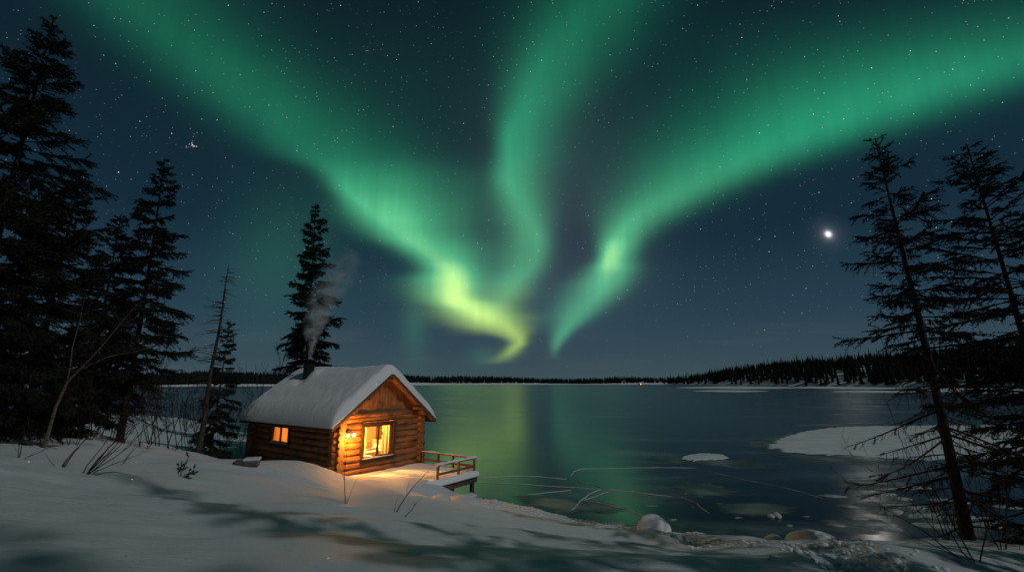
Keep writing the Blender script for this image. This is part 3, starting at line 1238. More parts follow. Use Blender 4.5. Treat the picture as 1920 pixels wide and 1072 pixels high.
        for a, b in zip(xs_[:-1], xs_[1:]):
            bx(sa, a, -.05, z0_ + .02, a + t, .01, z1_ - .01)
            bx(sa, b - t, -.05, z0_ + .02, b, .01, z1_ - .01)
            bx(sa, a + t, -.05, z0_ + .02, b - t, .01, z0_ + .02 + t)
            bx(sa, a + t, -.05, z1_ - .01 - t, b - t, .01, z1_ - .01)
        sa.build('sash', M['dark_wood'], w_)
        for a, b in zip(xs_[:-1], xs_[1:]):
            g = MB()
            bx(g, a + t - .005, -.022, z0_ + t, b - t + .005, -.018, z1_ - t)
            g.build('pane', M['glass'], w_)
    window(WX0, WX1, WZ0 + .04, WZ1 - .02, 0, -.14, 1, True)
    window(SY0, SY1, SZ0, SZ1 - .02, 1, -.14, 1, True)
    # inside: floor, ceiling, lining
    mb = MB()
    mb.box((.2, .2, .02), (W - .2, L - .2, .10))
    mb.build('floor_board', M['room'], root)
    mb = MB()
    mb.box((.2, .2, 3.02), (W - .2, L - .2, 3.06))
    mb.build('ceiling_board', M['room'], root)
    mb = MB()
    mb.box((.22, 3.7, .10), (W - .22, 3.76, 3.02))
    mb.build('partition', M['room'], root)
    return root


build_cabin()


def curtain(name, a, b, z0, z1, y, seed, label, along=0):
    rng = random.Random(seed)
    n, m = 60, 14
    t = np.linspace(0, 1, n)
    z = np.linspace(0, 1, m)
    T, Zq = np.meshgrid(t, z, indexing='ij')
    ph = rng.uniform(0, 6)
    fold = .05 * np.sin(T * (b - a) * 26 + ph + .4 * np.sin(Zq * 3)) * (.5 + .5 * (1 - Zq) + .2)
    A = a + T * (b - a)
    Zz = z0 + Zq * (z1 - z0)
    mb = MB()
    if along == 0:
        grid_mesh(mb, A, y + fold, Zz)
    else:
        grid_mesh(mb, y + fold, A, Zz)
    root = bpy.data.objects['log_cabin']
    o = mb.build(name, M['curtain'])
    o.location = CA
    o.rotation_euler = (0, 0, CROT)
    tag(o, label, 'curtain', 'curtains inside the cabin windows')


curtain('curtain', 1.46, 1.80, .95, 2.58, .10, 1, 'gathered cream curtain at the left edge of the big gable window')
curtain('curtain', 2.86, 3.37, .95, 2.58, .10, 2, 'wide cream curtain filling the right pane of the big gable window')
curtain('curtain', 4.46, 5.33, 1.54, 2.40, -.01, 3, 'orange lit curtain in the right half of the small side window', 1)
curtain('curtain', 5.37, 6.24, 1.54, 2.40, -.01, 4, 'orange lit curtain in the left half of the small side window', 1)


def cab_empty(name, x, y, z, rz=0.0):
    return empty(name, cab(x, y, z), CROT + rz)


def furniture():
    b = cab_empty('bed', 3.55, 2.0, .22)
    tag(b, 'white made up bed seen through the big gable window', 'bed')
    mb = MB(); mb.box((-1.3, -.75, .22), (.75, .75, .36)); mb.build('bed_frame', M['room'], b)
    for x in (-1.25, .70):
        for y in (-.70, .70):
            MB().box((x - .04, y - .04, 0), (x + .04, y + .04, .22)).build('leg', M['room'], b)
    MB().box((-1.26, -.72, .36), (.72, .72, .80)).build('mattress', M['linen'], b, bevel=.06)
    MB().box((.75, -.75, .10), (.82, .75, 1.25)).build('headboard', M['room'], b, bevel=.02)
    MB().box((.25, -.62, .80), (.68, .0, 1.06)).build('pillow', M['linen'], b, bevel=.07)
    c = MB().box((-.22, -.10, -.2), (.22, .10, .24)).build('cushion', M['cushion'], None, bevel=.05)
    c.location = cab(3.05, 1.55, 1.32)
    c.rotation_euler = (R(-10), 0, CROT)
    tag(c, 'square brown cushion standing on the white bed', 'cushion')
    st = cab_empty('stool', 2.45, .85, .30)
    tag(st, 'small white stool close behind the big window glass', 'stool')
    MB().box((-.28, -.2, .50), (.28, .2, .56)).build('seat', M['linen'], st, bevel=.015)
    for x in (-.24, .24):
        for y in (-.16, .16):
            MB().box((x - .02, y - .02, 0), (x + .02, y + .02, .50)).build('leg', M['linen'], st)
    lp = cab_empty('ceiling_lamp', 2.3, 1.2, 3.02)
    tag(lp, 'warm hanging lamp inside the cabin front room', 'lamp')
    MB().tubes([[(0, 0, 0), (0, 0, -.2), (0, 0, -.3)]], [[.008, .008, .008]], 6).build('cord', M['metal'], lp)
    MB().lathe([(.05, -.30), (.19, -.48), (.185, -.48), (.045, -.31)], (0, 0, 0), 20).build('lamp_shade', M['shade'], lp)
    for i, (x, y, z, e) in enumerate(((2.3, 1.25, 2.35, 1400), (1.9, 5.5, 2.0, 330))):
        d = bpy.data.lights.new('room_light', 'POINT')
        d.energy = e
        d.color = (1.0, .45, .10) if i == 0 else (1.0, .42, .10)
        d.shadow_soft_size = .14
        o = bpy.data.objects.new('room_light', d)
        COL.objects.link(o)
        o.location = cab(x, y, z)
    # outside lantern on the gable wall, two bare bulbs on a bracket
    w = cab_empty('wall_lantern', .42, -.22, 2.30)
    tag(w, 'twin bulb wall lantern shining on the log gable', 'lantern')
    m_ = MB()
    m_.box((-.05, -.02, -.02), (.05, .03, .22))
    m_.tubes([[(0, -.02, .16), (0, -.14, .20), (0, -.24, .16), (0, -.26, .10)]], [[.014] * 4], 8)
    m_.tubes([[(-.17, -.26, .06), (0, -.26, .10), (.17, -.26, .06)]], [[.014] * 3], 8)
    m_.build('bracket', M['metal'], w)
    for x in (-.17, .17):
        MB().lathe([(.0, .07), (.035, .07), (.06, .03), (.065, .02), (0, .02)], (x, -.26, 0), 14).build('socket', M['metal'], w)
        MB().lathe([(.02, .02), (.05, -.02), (.066, -.07), (.055, -.12), (.02, -.145), (0, -.15)], (x, -.26, 0), 16).build('bulb', M['bulb'], w)
        d = bpy.data.lights.new('lantern_light', 'POINT')
        d.energy = 180
        d.color = (1.0, .37, .045)
        d.shadow_soft_size = .06
        o = bpy.data.objects.new('lantern_light', d)
        COL.objects.link(o)
        o.location = cab(.42 + x, -.22 - .64, 2.02)


furniture()


def build_deck():
    root = cab_empty('deck', 0, 0, 0)
    tag(root, 'snowy timber deck on posts in front of the cabin gable', 'deck')
    X0, X1, Y0, Y1 = .4, 5.66, -4.55, -.24
    mb = MB()
    y = Y1
    x = X0
    while x < X1:
        mb.box((x, Y0, -.10), (min(x + .135, X1), Y1, -.05)); x += .142
    mb.build('planks', M['beam_wood'], root)
    for yy in (Y0 - .03, Y0 + .9, -1.0):
        MB().box((X0, yy, -.40), (X1 - .02, yy + .09, -.102)).build('beam', M['beam_wood'], root)
    MB().box((X1 + .002, Y0 + .02, -.40), (X1 + .06, Y1, -.055)).build('beam', M['beam_wood'], root)
    for x, yy in ((5.45, -4.40), (5.45, -1.0), (3.9, -4.35), (3.9, -3.4), (2.7, -4.2)):
        MB().box((x - .09, yy - .09, -1.2), (x + .09, yy + .09, -.402)).build('post', M['beam_wood'], root, bevel=.01)
    # snow lying on the planks
    nx, ny = 70, 70
    X, Y = np.meshgrid(np.linspace(X0 - .1, X1 + .12, nx), np.linspace(Y0 - .14, Y1, ny), indexing='ij')
    d = np.minimum(np.minimum(X1 + .12 - X, Y - (Y0 - .14)), 9)
    k = np.clip(d / .22, 0, 1)
    nz = np.array([mnoise.noise(Vector((a * 1.4, b * 1.4, 4.2))) for a, b in zip(X.ravel(), Y.ravel())]).reshape(X.shape)
    nz2 = np.array([mnoise.noise(Vector((a * 4.4, b * 4.4, 6.2))) for a, b in zip(X.ravel(), Y.ravel())]).reshape(X.shape)
    Z = -.046 + (.25 + .04 * nz + .012 * nz2) * (1 - (1 - k) ** 2.4) ** (1 / 2.4)
    mb = MB()
    grid_mesh(mb, X, Y, Z)
    n0 = mb.n
    Vb = np.stack([X, Y, np.full(X.shape, -.048) - .05 * (1 - k)], -1).reshape(-1, 3)
    i, j = np.meshgrid(np.arange(nx - 1), np.arange(ny - 1), indexing='ij')
    mb.add(Vb, np.stack([i * ny + j, i * ny + j + 1, (i + 1) * ny + j + 1, (i + 1) * ny + j], -1).reshape(-1, 4))
    per = [i * ny for i in range(nx)] + [(nx - 1) * ny + j for j in range(1, ny)] + [i * ny + ny - 1 for i in range(nx - 2, -1, -1)] + [j for j in range(ny - 2, 0, -1)]
    sf = [(per[a], n0 + per[a], n0 + per[(a + 1) % len(per)], per[(a + 1) % len(per)]) for a in range(len(per))]
    mb.f.append(np.array(sf)); mb.m.append(np.zeros(len(sf), dtype=np.int32)); mb.sm.append(np.ones(len(sf), dtype=bool))
    mb.build('deck_snow', M['brightened_snow'], root)
    # railings
    TOP = .86
    for x in (2.72, 4.25, 5.52):
        MB().box((x - .055, Y0 + .03, -.05), (x + .055, Y0 + .14, TOP - .05)).build('railing_post', M['rail_wood'], root, bevel=.008)
    for yy in (-2.9, -1.75, -.5):
        MB().box((5.465, yy - .055, -.05), (5.575, yy + .055, TOP - .05)).build('railing_post', M['rail_wood'], root, bevel=.008)
    hr = MB(); hr.box((2.62, Y0 - .0, TOP - .05), (5.66, Y0 + .17, TOP)); hr.build('handrail', M['rail_wood'], root, bevel=.008)
    hr = MB(); hr.box((5.44, Y0 + .174, TOP - .05), (5.61, -.3, TOP)); hr.build('handrail', M['rail_wood'], root, bevel=.008)
    MB().box((2.78, Y0 + .06, .36), (5.46, Y0 + .10, .48)).build('middle_rail', M['rail_wood'], root)
    MB().box((5.50, Y0 + .15, .36), (5.54, -.3, .48)).build('middle_rail', M['rail_wood'], root)
    sn = MB()
    n = 46
    xs = np.linspace(2.60, 5.68, n)
    P = np.stack([xs, np.full(n, Y0 + .085), np.full(n, TOP + .01)], -1)
    r = np.array([.085 + .012 * math.sin(a * 5) + .008 * math.sin(a * 13) for a in xs])
    sn.tubes(P[None], r[None], 10, 0, cap=True)
    ys = np.linspace(Y0 + .17, -.35, n)
    P2 = np.stack([np.full(n, 5.525), ys, np.full(n, TOP + .005)], -1)
    sn.tubes(P2[None], np.array([[.05 + .02 * math.sin(a * 4) for a in ys]]), 10, 0, cap=True)
    o = sn.build('rail_snow', M['brightened_snow'], root)


build_deck()


# ------------------------------------------------------------------ trees
def unit(a):
    return a / (np.linalg.norm(a, axis=-1, keepdims=True) + 1e-12)


def spruce_meshes(seed, H, W, tr, per_m=9.0, bare=0.06, twig_gap=.11, twig_len=.42, nd_gap=.016, nd_len=.05, nd_w=.012, shape=.85,
                  droop=.35, sparse=0.0, lichen=0.0, dead_to=0.0, uneven=.25):
    """trunk and crown of one spruce: whorled boughs, side twigs and separate needles"""
    rg = np.random.default_rng(seed)
    K = 26
    t = np.linspace(0, 1, K)
    wig = np.cumsum(np.cumsum(rg.normal(0, .0035 * H / K, (K, 2)), axis=0), axis=0)
    wig -= wig * 0 + wig[0]
    P = np.stack([wig[:, 0], wig[:, 1], t * H - .25 * (1 - t)], -1)
    tr = tr * .62
    rad = tr * (1 - t) ** .9 + .008 + tr * .35 * np.exp(-t * 22)
    trunk = MB().tubes(P[None], rad[None], 12)
    # boughs
    n = int(per_m * 1.25 * H)
    nd_gap, nd_w, nd_len, tr, twig_gap = nd_gap / 2.0, nd_w * 1.35, nd_len * 1.15, tr, twig_gap * .72
    h = bare + (1 - bare - .015) * np.linspace(0, 1, n) ** 1.05
    h = np.clip(h + rg.normal(0, .011, n), bare * .8, .992)
    az = np.arange(n) * 2.39996 + rg.normal(0, .45, n)
    prof = np.where(h < .25, .80 + .8 * h, 1.0) * ((1 - h) ** shape) / (.75 ** shape)
    lop = 1 + uneven * np.sin(az * 1 + 1.3 + seed) * .5
    Lb = W * prof * rg.uniform(1 - uneven * 1.5, 1 + uneven * .6, n) * lop + .10
    Lb += W * .10 * (1 - h) ** .3
    if sparse:
        Lb *= np.where(rg.random(n) < sparse, rg.uniform(.25, .6, n), 1.0)
    KB = 7
    s = np.linspace(0, 1, KB)
    up = np.where(h > .6, .55 * (h - .6) / .4 + .05, .05 - droop * (.6 - h) / .6) + rg.normal(0, .17, n)
    curve = droop * (.9 - h).clip(0) * .9
    x = Lb[:, None] * s
    zz = Lb[:, None] * (up[:, None] * s - curve[:, None] * s ** 1.5 + .55 * curve[:, None] * s ** 3)
    side = Lb[:, None] * (.12 * rg.normal(0, 1, n))[:, None] * s ** 2
    ca, sa = np.cos(az)[:, None], np.sin(az)[:, None]
    bx = np.interp(h, t, P[:, 0])[:, None]
    by = np.interp(h, t, P[:, 1])[:, None]
    B = np.stack([bx + x * ca - side * sa, by + x * sa + side * ca, (h * H)[:, None] + zz], -1)
    rb = (.006 + .011 * Lb)[:, None] * (1 - .85 * s)[None]
    crown = MB()
    crown.tubes(B, rb, 4, 1)
    # twigs
    alive = h > dead_to
    cnt = np.maximum(3, (Lb / twig_gap * 2).astype(int))
    cnt = np.where(alive, cnt, np.maximum(2, (cnt * .45).astype(int)))
    bi = np.repeat(np.arange(n), cnt)
    m = len(bi)
    ts = rg.uniform(.12, 1.0, m) ** .8
    f = ts * (KB - 1)
    k = np.minimum(f.astype(int), KB - 2)
    fr = (f - k)[:, None]
    T0 = B[bi, k] * (1 - fr) + B[bi, k + 1] * fr
    bd = unit(B[bi, k + 1] - B[bi, k])
    sg = np.where(rg.random(m) < .5, -1, 1)[:, None]
    sd = unit(np.cross(bd, np.array([0, 0, 1.0])))
    dirn = unit(bd * rg.uniform(.5, 1.0, (m, 1)) + sd * sg * rg.uniform(.35, 1.0, (m, 1)) + np.array([0, 0, 1.0]) * rg.normal(-.24, .30, (m, 1)))
    tl = np.minimum(twig_len * rg.uniform(.5, 1.25, m), .55 * Lb[bi] * (1.15 - ts * .75) + .06)
    bend = np.array([0, 0, -1.0]) * (rg.uniform(.0, .35, (m, 1)) * tl[:, None]) * droop * 2
    T1 = T0 + dirn * tl[:, None] * .5 + bend * .2
    T2 = T0 + dirn * tl[:, None] + bend
    TW = np.stack([T0, T1, T2], 1)
    crown.tubes(TW, np.stack([np.full(m, .0050), np.full(m, .0040), np.full(m, .002)], 1) * (nd_w / .012) ** .5, 3, 1)
    # needles along live twigs and the outer boughs
    live = alive[bi] | (rg.random(m) < .18)
    TWl, tll = TW[live], tl[live]
    nc = np.maximum(4, (tll / nd_gap).astype(int))
    ti = np.repeat(np.arange(len(TWl)), nc)
    q = rg.random(len(ti))[:, None]
    Q = np.where(q < .5, TWl[ti, 0] * (1 - 2 * q) + TWl[ti, 1] * 2 * q, TWl[ti, 1] * (2 - 2 * q) + TWl[ti, 2] * (2 * q - 1))
    ax = unit(TWl[ti, 2] - TWl[ti, 0])
    bo = np.repeat(np.arange(n)[alive], np.maximum(4, (Lb[alive] * .85 / nd_gap).astype(int)))
    sb = rg.uniform(.25, 1.0, len(bo))
    f = sb * (KB - 1)
    k = np.minimum(f.astype(int), KB - 2)
    fr = (f - k)[:, None]
    Q2 = B[bo, k] * (1 - fr) + B[bo, k + 1] * fr
    ax2 = unit(B[bo, k + 1] - B[bo, k])
    # leader shoots
    nl = int(.08 * H / nd_gap * 2)
    zl = rg.uniform(.90, 1.0, nl) * H
    Q3 = np.stack([np.interp(zl / H, t, P[:, 0]), np.interp(zl / H, t, P[:, 1]), zl], -1)
    ax3 = np.tile(np.array([0, 0, 1.0]), (nl, 1))
    Q = np.concatenate([Q, Q2, Q3])
    ax = np.concatenate([ax, ax2, ax3])
    N = len(Q)
    rnd = unit(np.cross(ax, rg.normal(0, 1, (N, 3))))
    nd = unit(ax * rg.uniform(.35, 1.0, (N, 1)) + rnd)
    ln = nd_len * rg.uniform(.65, 1.25, (N, 1))
    wd = unit(np.cross(nd, rg.normal(0, 1, (N, 3)))) * nd_w * .5
    V = np.stack([Q - wd, Q + wd, Q + nd * ln], 1).reshape(-1, 3)
    crown.add(V, np.arange(N * 3).reshape(-1, 3), 0)
    if lichen:
        nb = int(lichen * n * 6)
        bi = rg.integers(0, n, nb)
        bi = bi[h[bi] < .7]
        nb = len(bi)
        f = rg.uniform(.15, .95, nb) * (KB - 1)
        k = np.minimum(f.astype(int), KB - 2)
        fr = (f - k)[:, None]
        p0 = B[bi, k] * (1 - fr) + B[bi, k + 1] * fr
        dl = rg.uniform(.10, .50, (nb, 1))
        p1 = p0 + np.concatenate([rg.normal(0, .05, (nb, 2)), -dl * .5], 1)
        p2 = p1 + np.concatenate([rg.normal(0, .07, (nb, 2)), -dl * .5], 1)
        crown.tubes(np.stack([p0, p1, p2], 1), np.tile([.006, .006, .004], (nb, 1)), 3, 1)
    return trunk, crown


def add_spruce(loc, label, seed, H, W, tr, name='spruce_tree', group=None, rz=0.0, **kw):
    t = empty(name, loc, rz)
    tag(t, label, 'tree', group)
    a, b = spruce_meshes(seed, H, W, tr, **kw)
    a.build('trunk', M['bark'], t)
    b.build('crown', [M['needles'], M['bark']], t)
    return t


def u_at(px, py):
    return uv_of(px, py)[0]


def place(px_top, py_top, y, sink=.15):
    """foot and height of an upright tree whose tip is seen at that pixel, at distance y"""
    u, v = uv_of(px_top, py_top)
    x = u * y
    z = max(ground(x, y), LAKE) - sink
    return Vector((x, y, z)), EYE + v * y - z


def forest():
    p, h = place(100, 36, 15.5)
    add_spruce(p, 'tallest dark spruce at the left edge towering over the others', 1, h, 3.2, .26, per_m=9, nd_len=.075, nd_w=.022, nd_gap=.02, twig_len=.55, shape=1.0, droop=.3, uneven=.34)
    p, h = place(152, 325, 17.5)
    add_spruce(p, 'dense dark spruce right behind the tallest left spruce', 2, h, 1.9, .2, per_m=9, nd_len=.075, nd_w=.022, nd_gap=.021, twig_len=.5, shape=.75)
    p, h = place(8, 330, 13.5)
    add_spruce(p, 'dark bushy spruce cut off by the left picture edge', 3, h, 2.2, .22, per_m=10, nd_len=.07, nd_w=.02, nd_gap=.02, twig_len=.5, shape=.7)
    p, h = place(231, 402, 22)
    add_spruce(p, 'narrow spruce standing between the dark left stand and the trunk with bare foot', 4, h, 1.6, .17, per_m=10, nd_len=.085, nd_w=.027, nd_gap=.024, twig_len=.5, shape=.80)
    p, h = place(319, 301, 20)
    add_spruce(p, 'tall slim spruce just left of the grey snag, its trunk foot showing', 5, h, 1.75, .21, per_m=9, nd_len=.08, nd_w=.024, nd_gap=.022, twig_len=.5, shape=.86, bare=.10, dead_to=.22, lichen=.4, uneven=.35)
    p, h = place(428, 603, 27)
    add_spruce(p, 'short thin spruce growing beside the grey snag', 6, h, .9, .10, per_m=9, nd_len=.09, nd_w=.028, nd_gap=.026, twig_len=.45, shape=.8)
    p, h = place(604, 384, 36)
    add_spruce(p, 'lone tall spruce rising behind the cabin roof and chimney smoke', 7, h, 2.15, .26, per_m=8.5, nd_len=.12, nd_w=.042, nd_gap=.034, twig_gap=.15, twig_len=.65, shape=.78, uneven=.40)
    # right hand pair on the near bank
    p, h = place(1664, 256, 12)
    p.z = ground(p.x, 12) - .15
    add_spruce(p, 'sparse spruce on the right bank with bare lower boughs and hanging lichen', 8, h, 1.85, .21, per_m=11.5, nd_len=.048, nd_w=.014, nd_gap=.013, twig_gap=.15, twig_len=.36, shape=.66, droop=.28, sparse=.30, lichen=1.3, dead_to=.40, bare=.05, uneven=.42)
    p, h = place(1838, 263, 13.2)
    add_spruce(p, 'fuller dark spruce at the right picture edge beside the sparse one', 9, h, 2.2, .21, per_m=12, nd_len=.05, nd_w=.015, nd_gap=.014, twig_gap=.13, twig_len=.40, shape=.66, droop=.30, sparse=.2, lichen=.6, dead_to=.25, uneven=.35)
    p = Vector((14.6, 11.2, ground(14.6, 11.2) - .15))
    add_spruce(p, 'low bushy young spruce under the fuller right edge spruce', 10, 4.6, 2.3, .10, per_m=13, nd_len=.05, nd_w=.015, nd_gap=.015, twig_gap=.12, twig_len=.4, shape=.6, droop=.3)
    # spruces beside and behind the photographer; their shadows cross the snow, the tallest is added to darken the near left
    for i, (x, y, h) in enumerate(((8.6, 1.0, 19.0), (10.2, -.6, 18.0), (9.2, 3.1, 12.0), (10.7, 4.8, 12.0), (11.6, 6.0, 10.5), (9.6, 1.9, 9.5), (15.2, -7.0, 26.0))):
        add_spruce(Vector((x, y, ground(x, y) - .2)), 'unseen spruce on the bank to the right of the viewpoint', 20 + i, h, 1.5 if h < 20 else 2.3, .17, group='spruces beside the viewpoint',
                   per_m=4.5, nd_len=.10, nd_w=.035, nd_gap=.04, twig_gap=.2, twig_len=.5, shape=.8, sparse=.25, dead_to=.2)


forest()


def twig_arrays(rng, p0, d0, L, r0, depth, spread=.6, kids=(3, 5), gravity=0.0, K=5, out=None, shrink=.55):
    """bare branching plant: list of polylines with radii"""
    if out is None: out = []
    P = [Vector(p0)]
    d = Vector(d0).normalized()
    for k in range(K - 1):
        d = (d + Vector((rng.gauss(0, .12), rng.gauss(0, .12), rng.gauss(0, .10) + gravity))).normalized()
        P.append(P[-1] + d * (L / (K - 1)))
    rr = [max(r0 * (1 - .75 * k / (K - 1)), .0022) for k in range(K)]
    out.append((P, rr))
    if depth > 0:
        for _ in range(rng.randint(*kids)):
            q = rng.uniform(.25, .98)
            k = min(int(q * (K - 1)), K - 2)
            f = q * (K - 1) - k
            b = P[k].lerp(P[k + 1], f)
            ax = (P[k + 1] - P[k]).normalized()
            side = ax.cross(Vector((rng.gauss(0, 1), rng.gauss(0, 1), rng.gauss(0, 1)))).normalized()
            nd = (ax + side * spread * rng.uniform(.6, 1.4) + Vector((0, 0, .15))).normalized()
            twig_arrays(rng, b, nd, L * shrink * rng.uniform(.6, 1.2) * (1.15 - .5 * q), rr[k] * .6, depth - 1, spread, kids, gravity, K, out, shrink)
    return out


def tubes_from(mb, lines, sides=4, mat=0):
    K = len(lines[0][0])
    P = np.array([[tuple(p) for p in l[0]] for l in lines])
    Rr = np.array([l[1] for l in lines])
    mb.tubes(P, Rr, sides, mat)
    return mb


def bare_plants():
    rng = random.Random(33)
    # the grey snag
    p, h = place(430, 497, 24)
    foot = Vector((u_at(373, 836) * 24, 24, 0))
    foot.z = ground(foot.x, 24) - .2
    t = empty('dead_tree', foot)
    tag(t, 'dead grey snag leaning with short bare boughs left of the cabin', 'tree')
    top = Vector((p.x, 24, p.z + h)) - foot
    K = 14
    P = [top * (k / (K - 1)) + Vector((math.sin(k * .9) * .04, 0, 0)) for k in range(K)]
    rr = [.125 * (1 - k / (K - 1)) ** .8 + .012 for k in range(K)]
    MB().tubes([[tuple(q) for q in P]], [rr], 10).build('trunk', M['grey_wood'], t)
    lines = []
    for i in range(150):
        q = rng.uniform(.16, .985)
        b = top * q
        a = rng.uniform(0, 6.28)
        L = (1.6 * (1 - q) ** .6 + .2) * rng.uniform(.45, 1.1)
        twig_arrays(rng, b, (math.cos(a), math.sin(a), rng.uniform(-.25, .35)), L, .018, 1, .7, (1, 4), -.03, 5, lines, .4)
    tubes_from(MB(), lines, 4).build('crown', M['grey_wood'], t)

    # leaning birch at the left
    pts = [(84, 830), (104, 765), (126, 716), (152, 690), (186, 655), (226, 606), (262, 565)]
    W3 = [at(a, b, 14.5) for a, b in pts]
    W3[0].z = ground(W3[0].x, 14.5) - .1
    t = empty('birch_tree', W3[0])
    tag(t, 'leaning pale barked birch with forked bare trunk at the left', 'tree')
    r_ = [.052, .043, .036, .029, .021, .013, .006]
    mb = MB()
    mb.tubes([[tuple(q - W3[0]) for q in W3]], [r_], 10)
    fork = [W3[2], at(131, 690, 14.4), at(136, 650, 14.2), at(150, 600, 14.0), at(158, 560, 13.9)]
    mb.tubes([[tuple(q - W3[0]) for q in fork]], [[.022, .020, .016, .010, .005]], 8)
    f2 = [W3[3], at(205, 668, 14.7), at(250, 660, 14.9), at(300, 645, 15.1)]
    mb.tubes([[tuple(q - W3[0]) for q in f2]], [[.018, .016, .012, .006]], 8)
    mb.build('trunk', M['birch'], t)
    lines = []
    for base, n in ((W3, 26), (fork, 18), (f2, 16)):
        for i in range(n):
            q = rng.uniform(.35, 1) * (len(base) - 1)
            k = min(int(q), len(base) - 2)
            b = base[k].lerp(base[k + 1], q - k) - W3[0]
            a = rng.uniform(0, 6.28)
            twig_arrays(rng, b, (math.cos(a), math.sin(a) * .6, rng.uniform(.1, 1.0)), rng.uniform(.5, 1.3), .014, 2, .6, (2, 4), .03, 5, lines, .55)
    tubes_from(MB(), lines, 3).build('twigs', M['twig'], t)

    # thin saplings and shrubs between the left trees
    kinds = []
    for q in range(5):
        lines = []
        hh = 1.0
        for sN in range(rng.randint(3, 6)):
            a = rng.uniform(0, 6.28)
            twig_arrays(rng, (0.06 * math.cos(a), .06 * math.sin(a), -.05), (math.cos(a) * .32, math.sin(a) * .32, 1), rng.uniform(.7, 1.05), .008, 2, .55, (4, 7), .02, 6, lines, .50)
        kinds.append(tubes_from(MB(), lines, 4).mesh('bare_shrub', M['twig']))
    spots = [(20, 812, 17, 2.6), (62, 820, 16, 2.2), (120, 815, 18, 3.0), (165, 815, 19, 2.6), (205, 828, 20, 3.2), (268, 838, 20, 2.4), (292, 832, 22, 3.4), (322, 838, 22, 2.8),
             (345, 838, 24, 4.2), (362, 842, 25, 3.0), (396, 846, 27, 2.6), (412, 852, 27, 3.6), (436, 862, 28, 2.4), (455, 862, 30, 3.0), (140, 822, 16.5, 2.0), (42, 815, 18.5, 3.6), (228, 835, 18.5, 1.8), (182, 820, 21, 3.8), (305, 828, 26, 4.4), (380, 838, 29, 3.6)]
    names = ['bare shrub at the far left edge', 'bare shrub at the birch foot', 'tangled bare shrub between the left spruces', 'bare shrub near the snag']
    for i, (px, py, y, h) in enumerate(spots):
        x = u_at(px, py) * y
        o = link('bare_shrub', kinds[i % 5], None, (x, y, ground(x, y) - .03))
        o.scale = (h * .8, h * .8, h)
        o.rotation_euler = (0, 0, rng.uniform(0, 6.28))
        tag(o, 'thin bare shrub in the thicket between the left spruces and cabin', 'shrub', 'bare shrubs in the left thicket')
    # small bare tree behind the cabin, on the far left of its ridge
    x, y = u_at(528, 700) * 44, 44
    o = link('bare_sapling', kinds[1], None, (x, y, LAKE - .05))
    o.scale = (5.5, 5.5, EYE + uv_of(528, 655)[1] * y - LAKE)
    tag(o, 'small leafless sapling showing over the back corner of the cabin roof', 'sapling')

    # willow sticks in the near snow on the left
    def sticks(px, py, label, dirs, name='willow_sticks', lean=0):
        g = hit(px, py)
        lines = []
        for dx, dz, L, r, dep in dirs:
            L, r = L * 1.22, r * 1.15
            twig_arrays(rng, (rng.uniform(-.05, .05), rng.uniform(-.05, .05), -.1), (dx, rng.uniform(-.12, .12), dz), L, r, dep, .5, (2, 4), 0, 6, lines, .35)
        o = tubes_from(MB(), lines, 5).build(name, M['twig'], None, g)
        tag(o, label, 'twigs')
        return o
    sticks(157, 888, 'fan of dark willow sticks leaning right out of the near left snow',
           [(.75, 1, 1.45, .013, 1), (.55, 1, 1.5, .013, 2), (1.2, .8, 1.5, .012, 1), (1.0, 1, 1.3, .012, 1), (2.4, .55, .95, .013, 0), (.3, 1, 1.1, .011, 1), (1.6, .9, 1.2, .009, 1), (.65, 1, 1.0, .012, 1)])
    sticks(113, 875, 'few upright dark sticks in the snow left of the willow fan',
           [(.3, 1, 1.0, .012, 1), (.6, 1, .5, .010, 0), (.2, 1, .7, .010, 0), (-.4, 1, .45, .008, 0)])
    sticks(35, 858, 'thin bent sticks in the snow by the far left edge', [(.5, 1, .9, .010, 1), (.9, .8, .8, .008, 1), (-.3, 1, .6, .008, 1)])
    sticks(222, 872, 'pair of straight thin stems right of the willow fan', [(.5, 1, .9, .008, 0), (.42, 1, 1.0, .008, 0)])
    sticks(648, 944, 'tall thin forked stem in front of the lantern wall', [(.06, 1, 1.9, .011, 2), (.5, 1, .75, .008, 0), (-.1, 1, .25, .008, 0)], 'dry_weed')
    sticks(742, 960, 'slanting dark stem with few twigs in front of the deck snow', [(.72, 1, 1.25, .013, 2), (.2, 1, .4, .008, 0)], 'dry_weed')
    sticks(750, 966, 'short broken twig low in the snow before the deck', [(.9, .8, .55, .010, 1)], 'dry_weed')
    sticks(1830, 1052, 'long thin stems bending left across the right bank', [(-1.2, 1, 1.5, .010, 2), (-.9, 1, 1.2, .009, 2), (-.35, 1, 1.5, .010, 2), (.1, 1, 1.3, .009, 2), (-1.5, .8, 1.0, .008, 1)], 'dry_weed')
    sticks(1775, 1012, 'dark thin stems at the foot of the sparse right spruce', [(-.5, 1, 2.8, .013, 2), (-.25, 1, 2.2, .012, 2), (-.8, 1, 2.5, .011, 2)], 'dry_weed')
    sticks(1880, 1030, 'thin twiggy stems at the lower right corner', [(-.4, 1, 2.4, .012, 2), (.2, 1, 2.6, .012, 2), (.6, 1, 2.2, .011, 2)], 'dry_weed')

    # the little spruce seedling
    g = hit(337, 893)
    t = empty('spruce_seedling', g)
    tag(t, 'tiny spruce seedling poking out of the near snow', 'seedling')
    lines = []
    for dx, dz, L in ((.5, 1, .62), (1.1, .8, .5), (.1, 1, .45), (-.5, .9, .36), (1.6, .5, .4)):
        twig_arrays(rng, (0, 0, -.05), (dx, rng.uniform(-.2, .2), dz), L, .010, 1, .7, (3, 4), 0, 6, lines, .42)
    tubes_from(MB(), lines, 4).build('stem', M['twig'], t)
    mb = MB()
    V = []
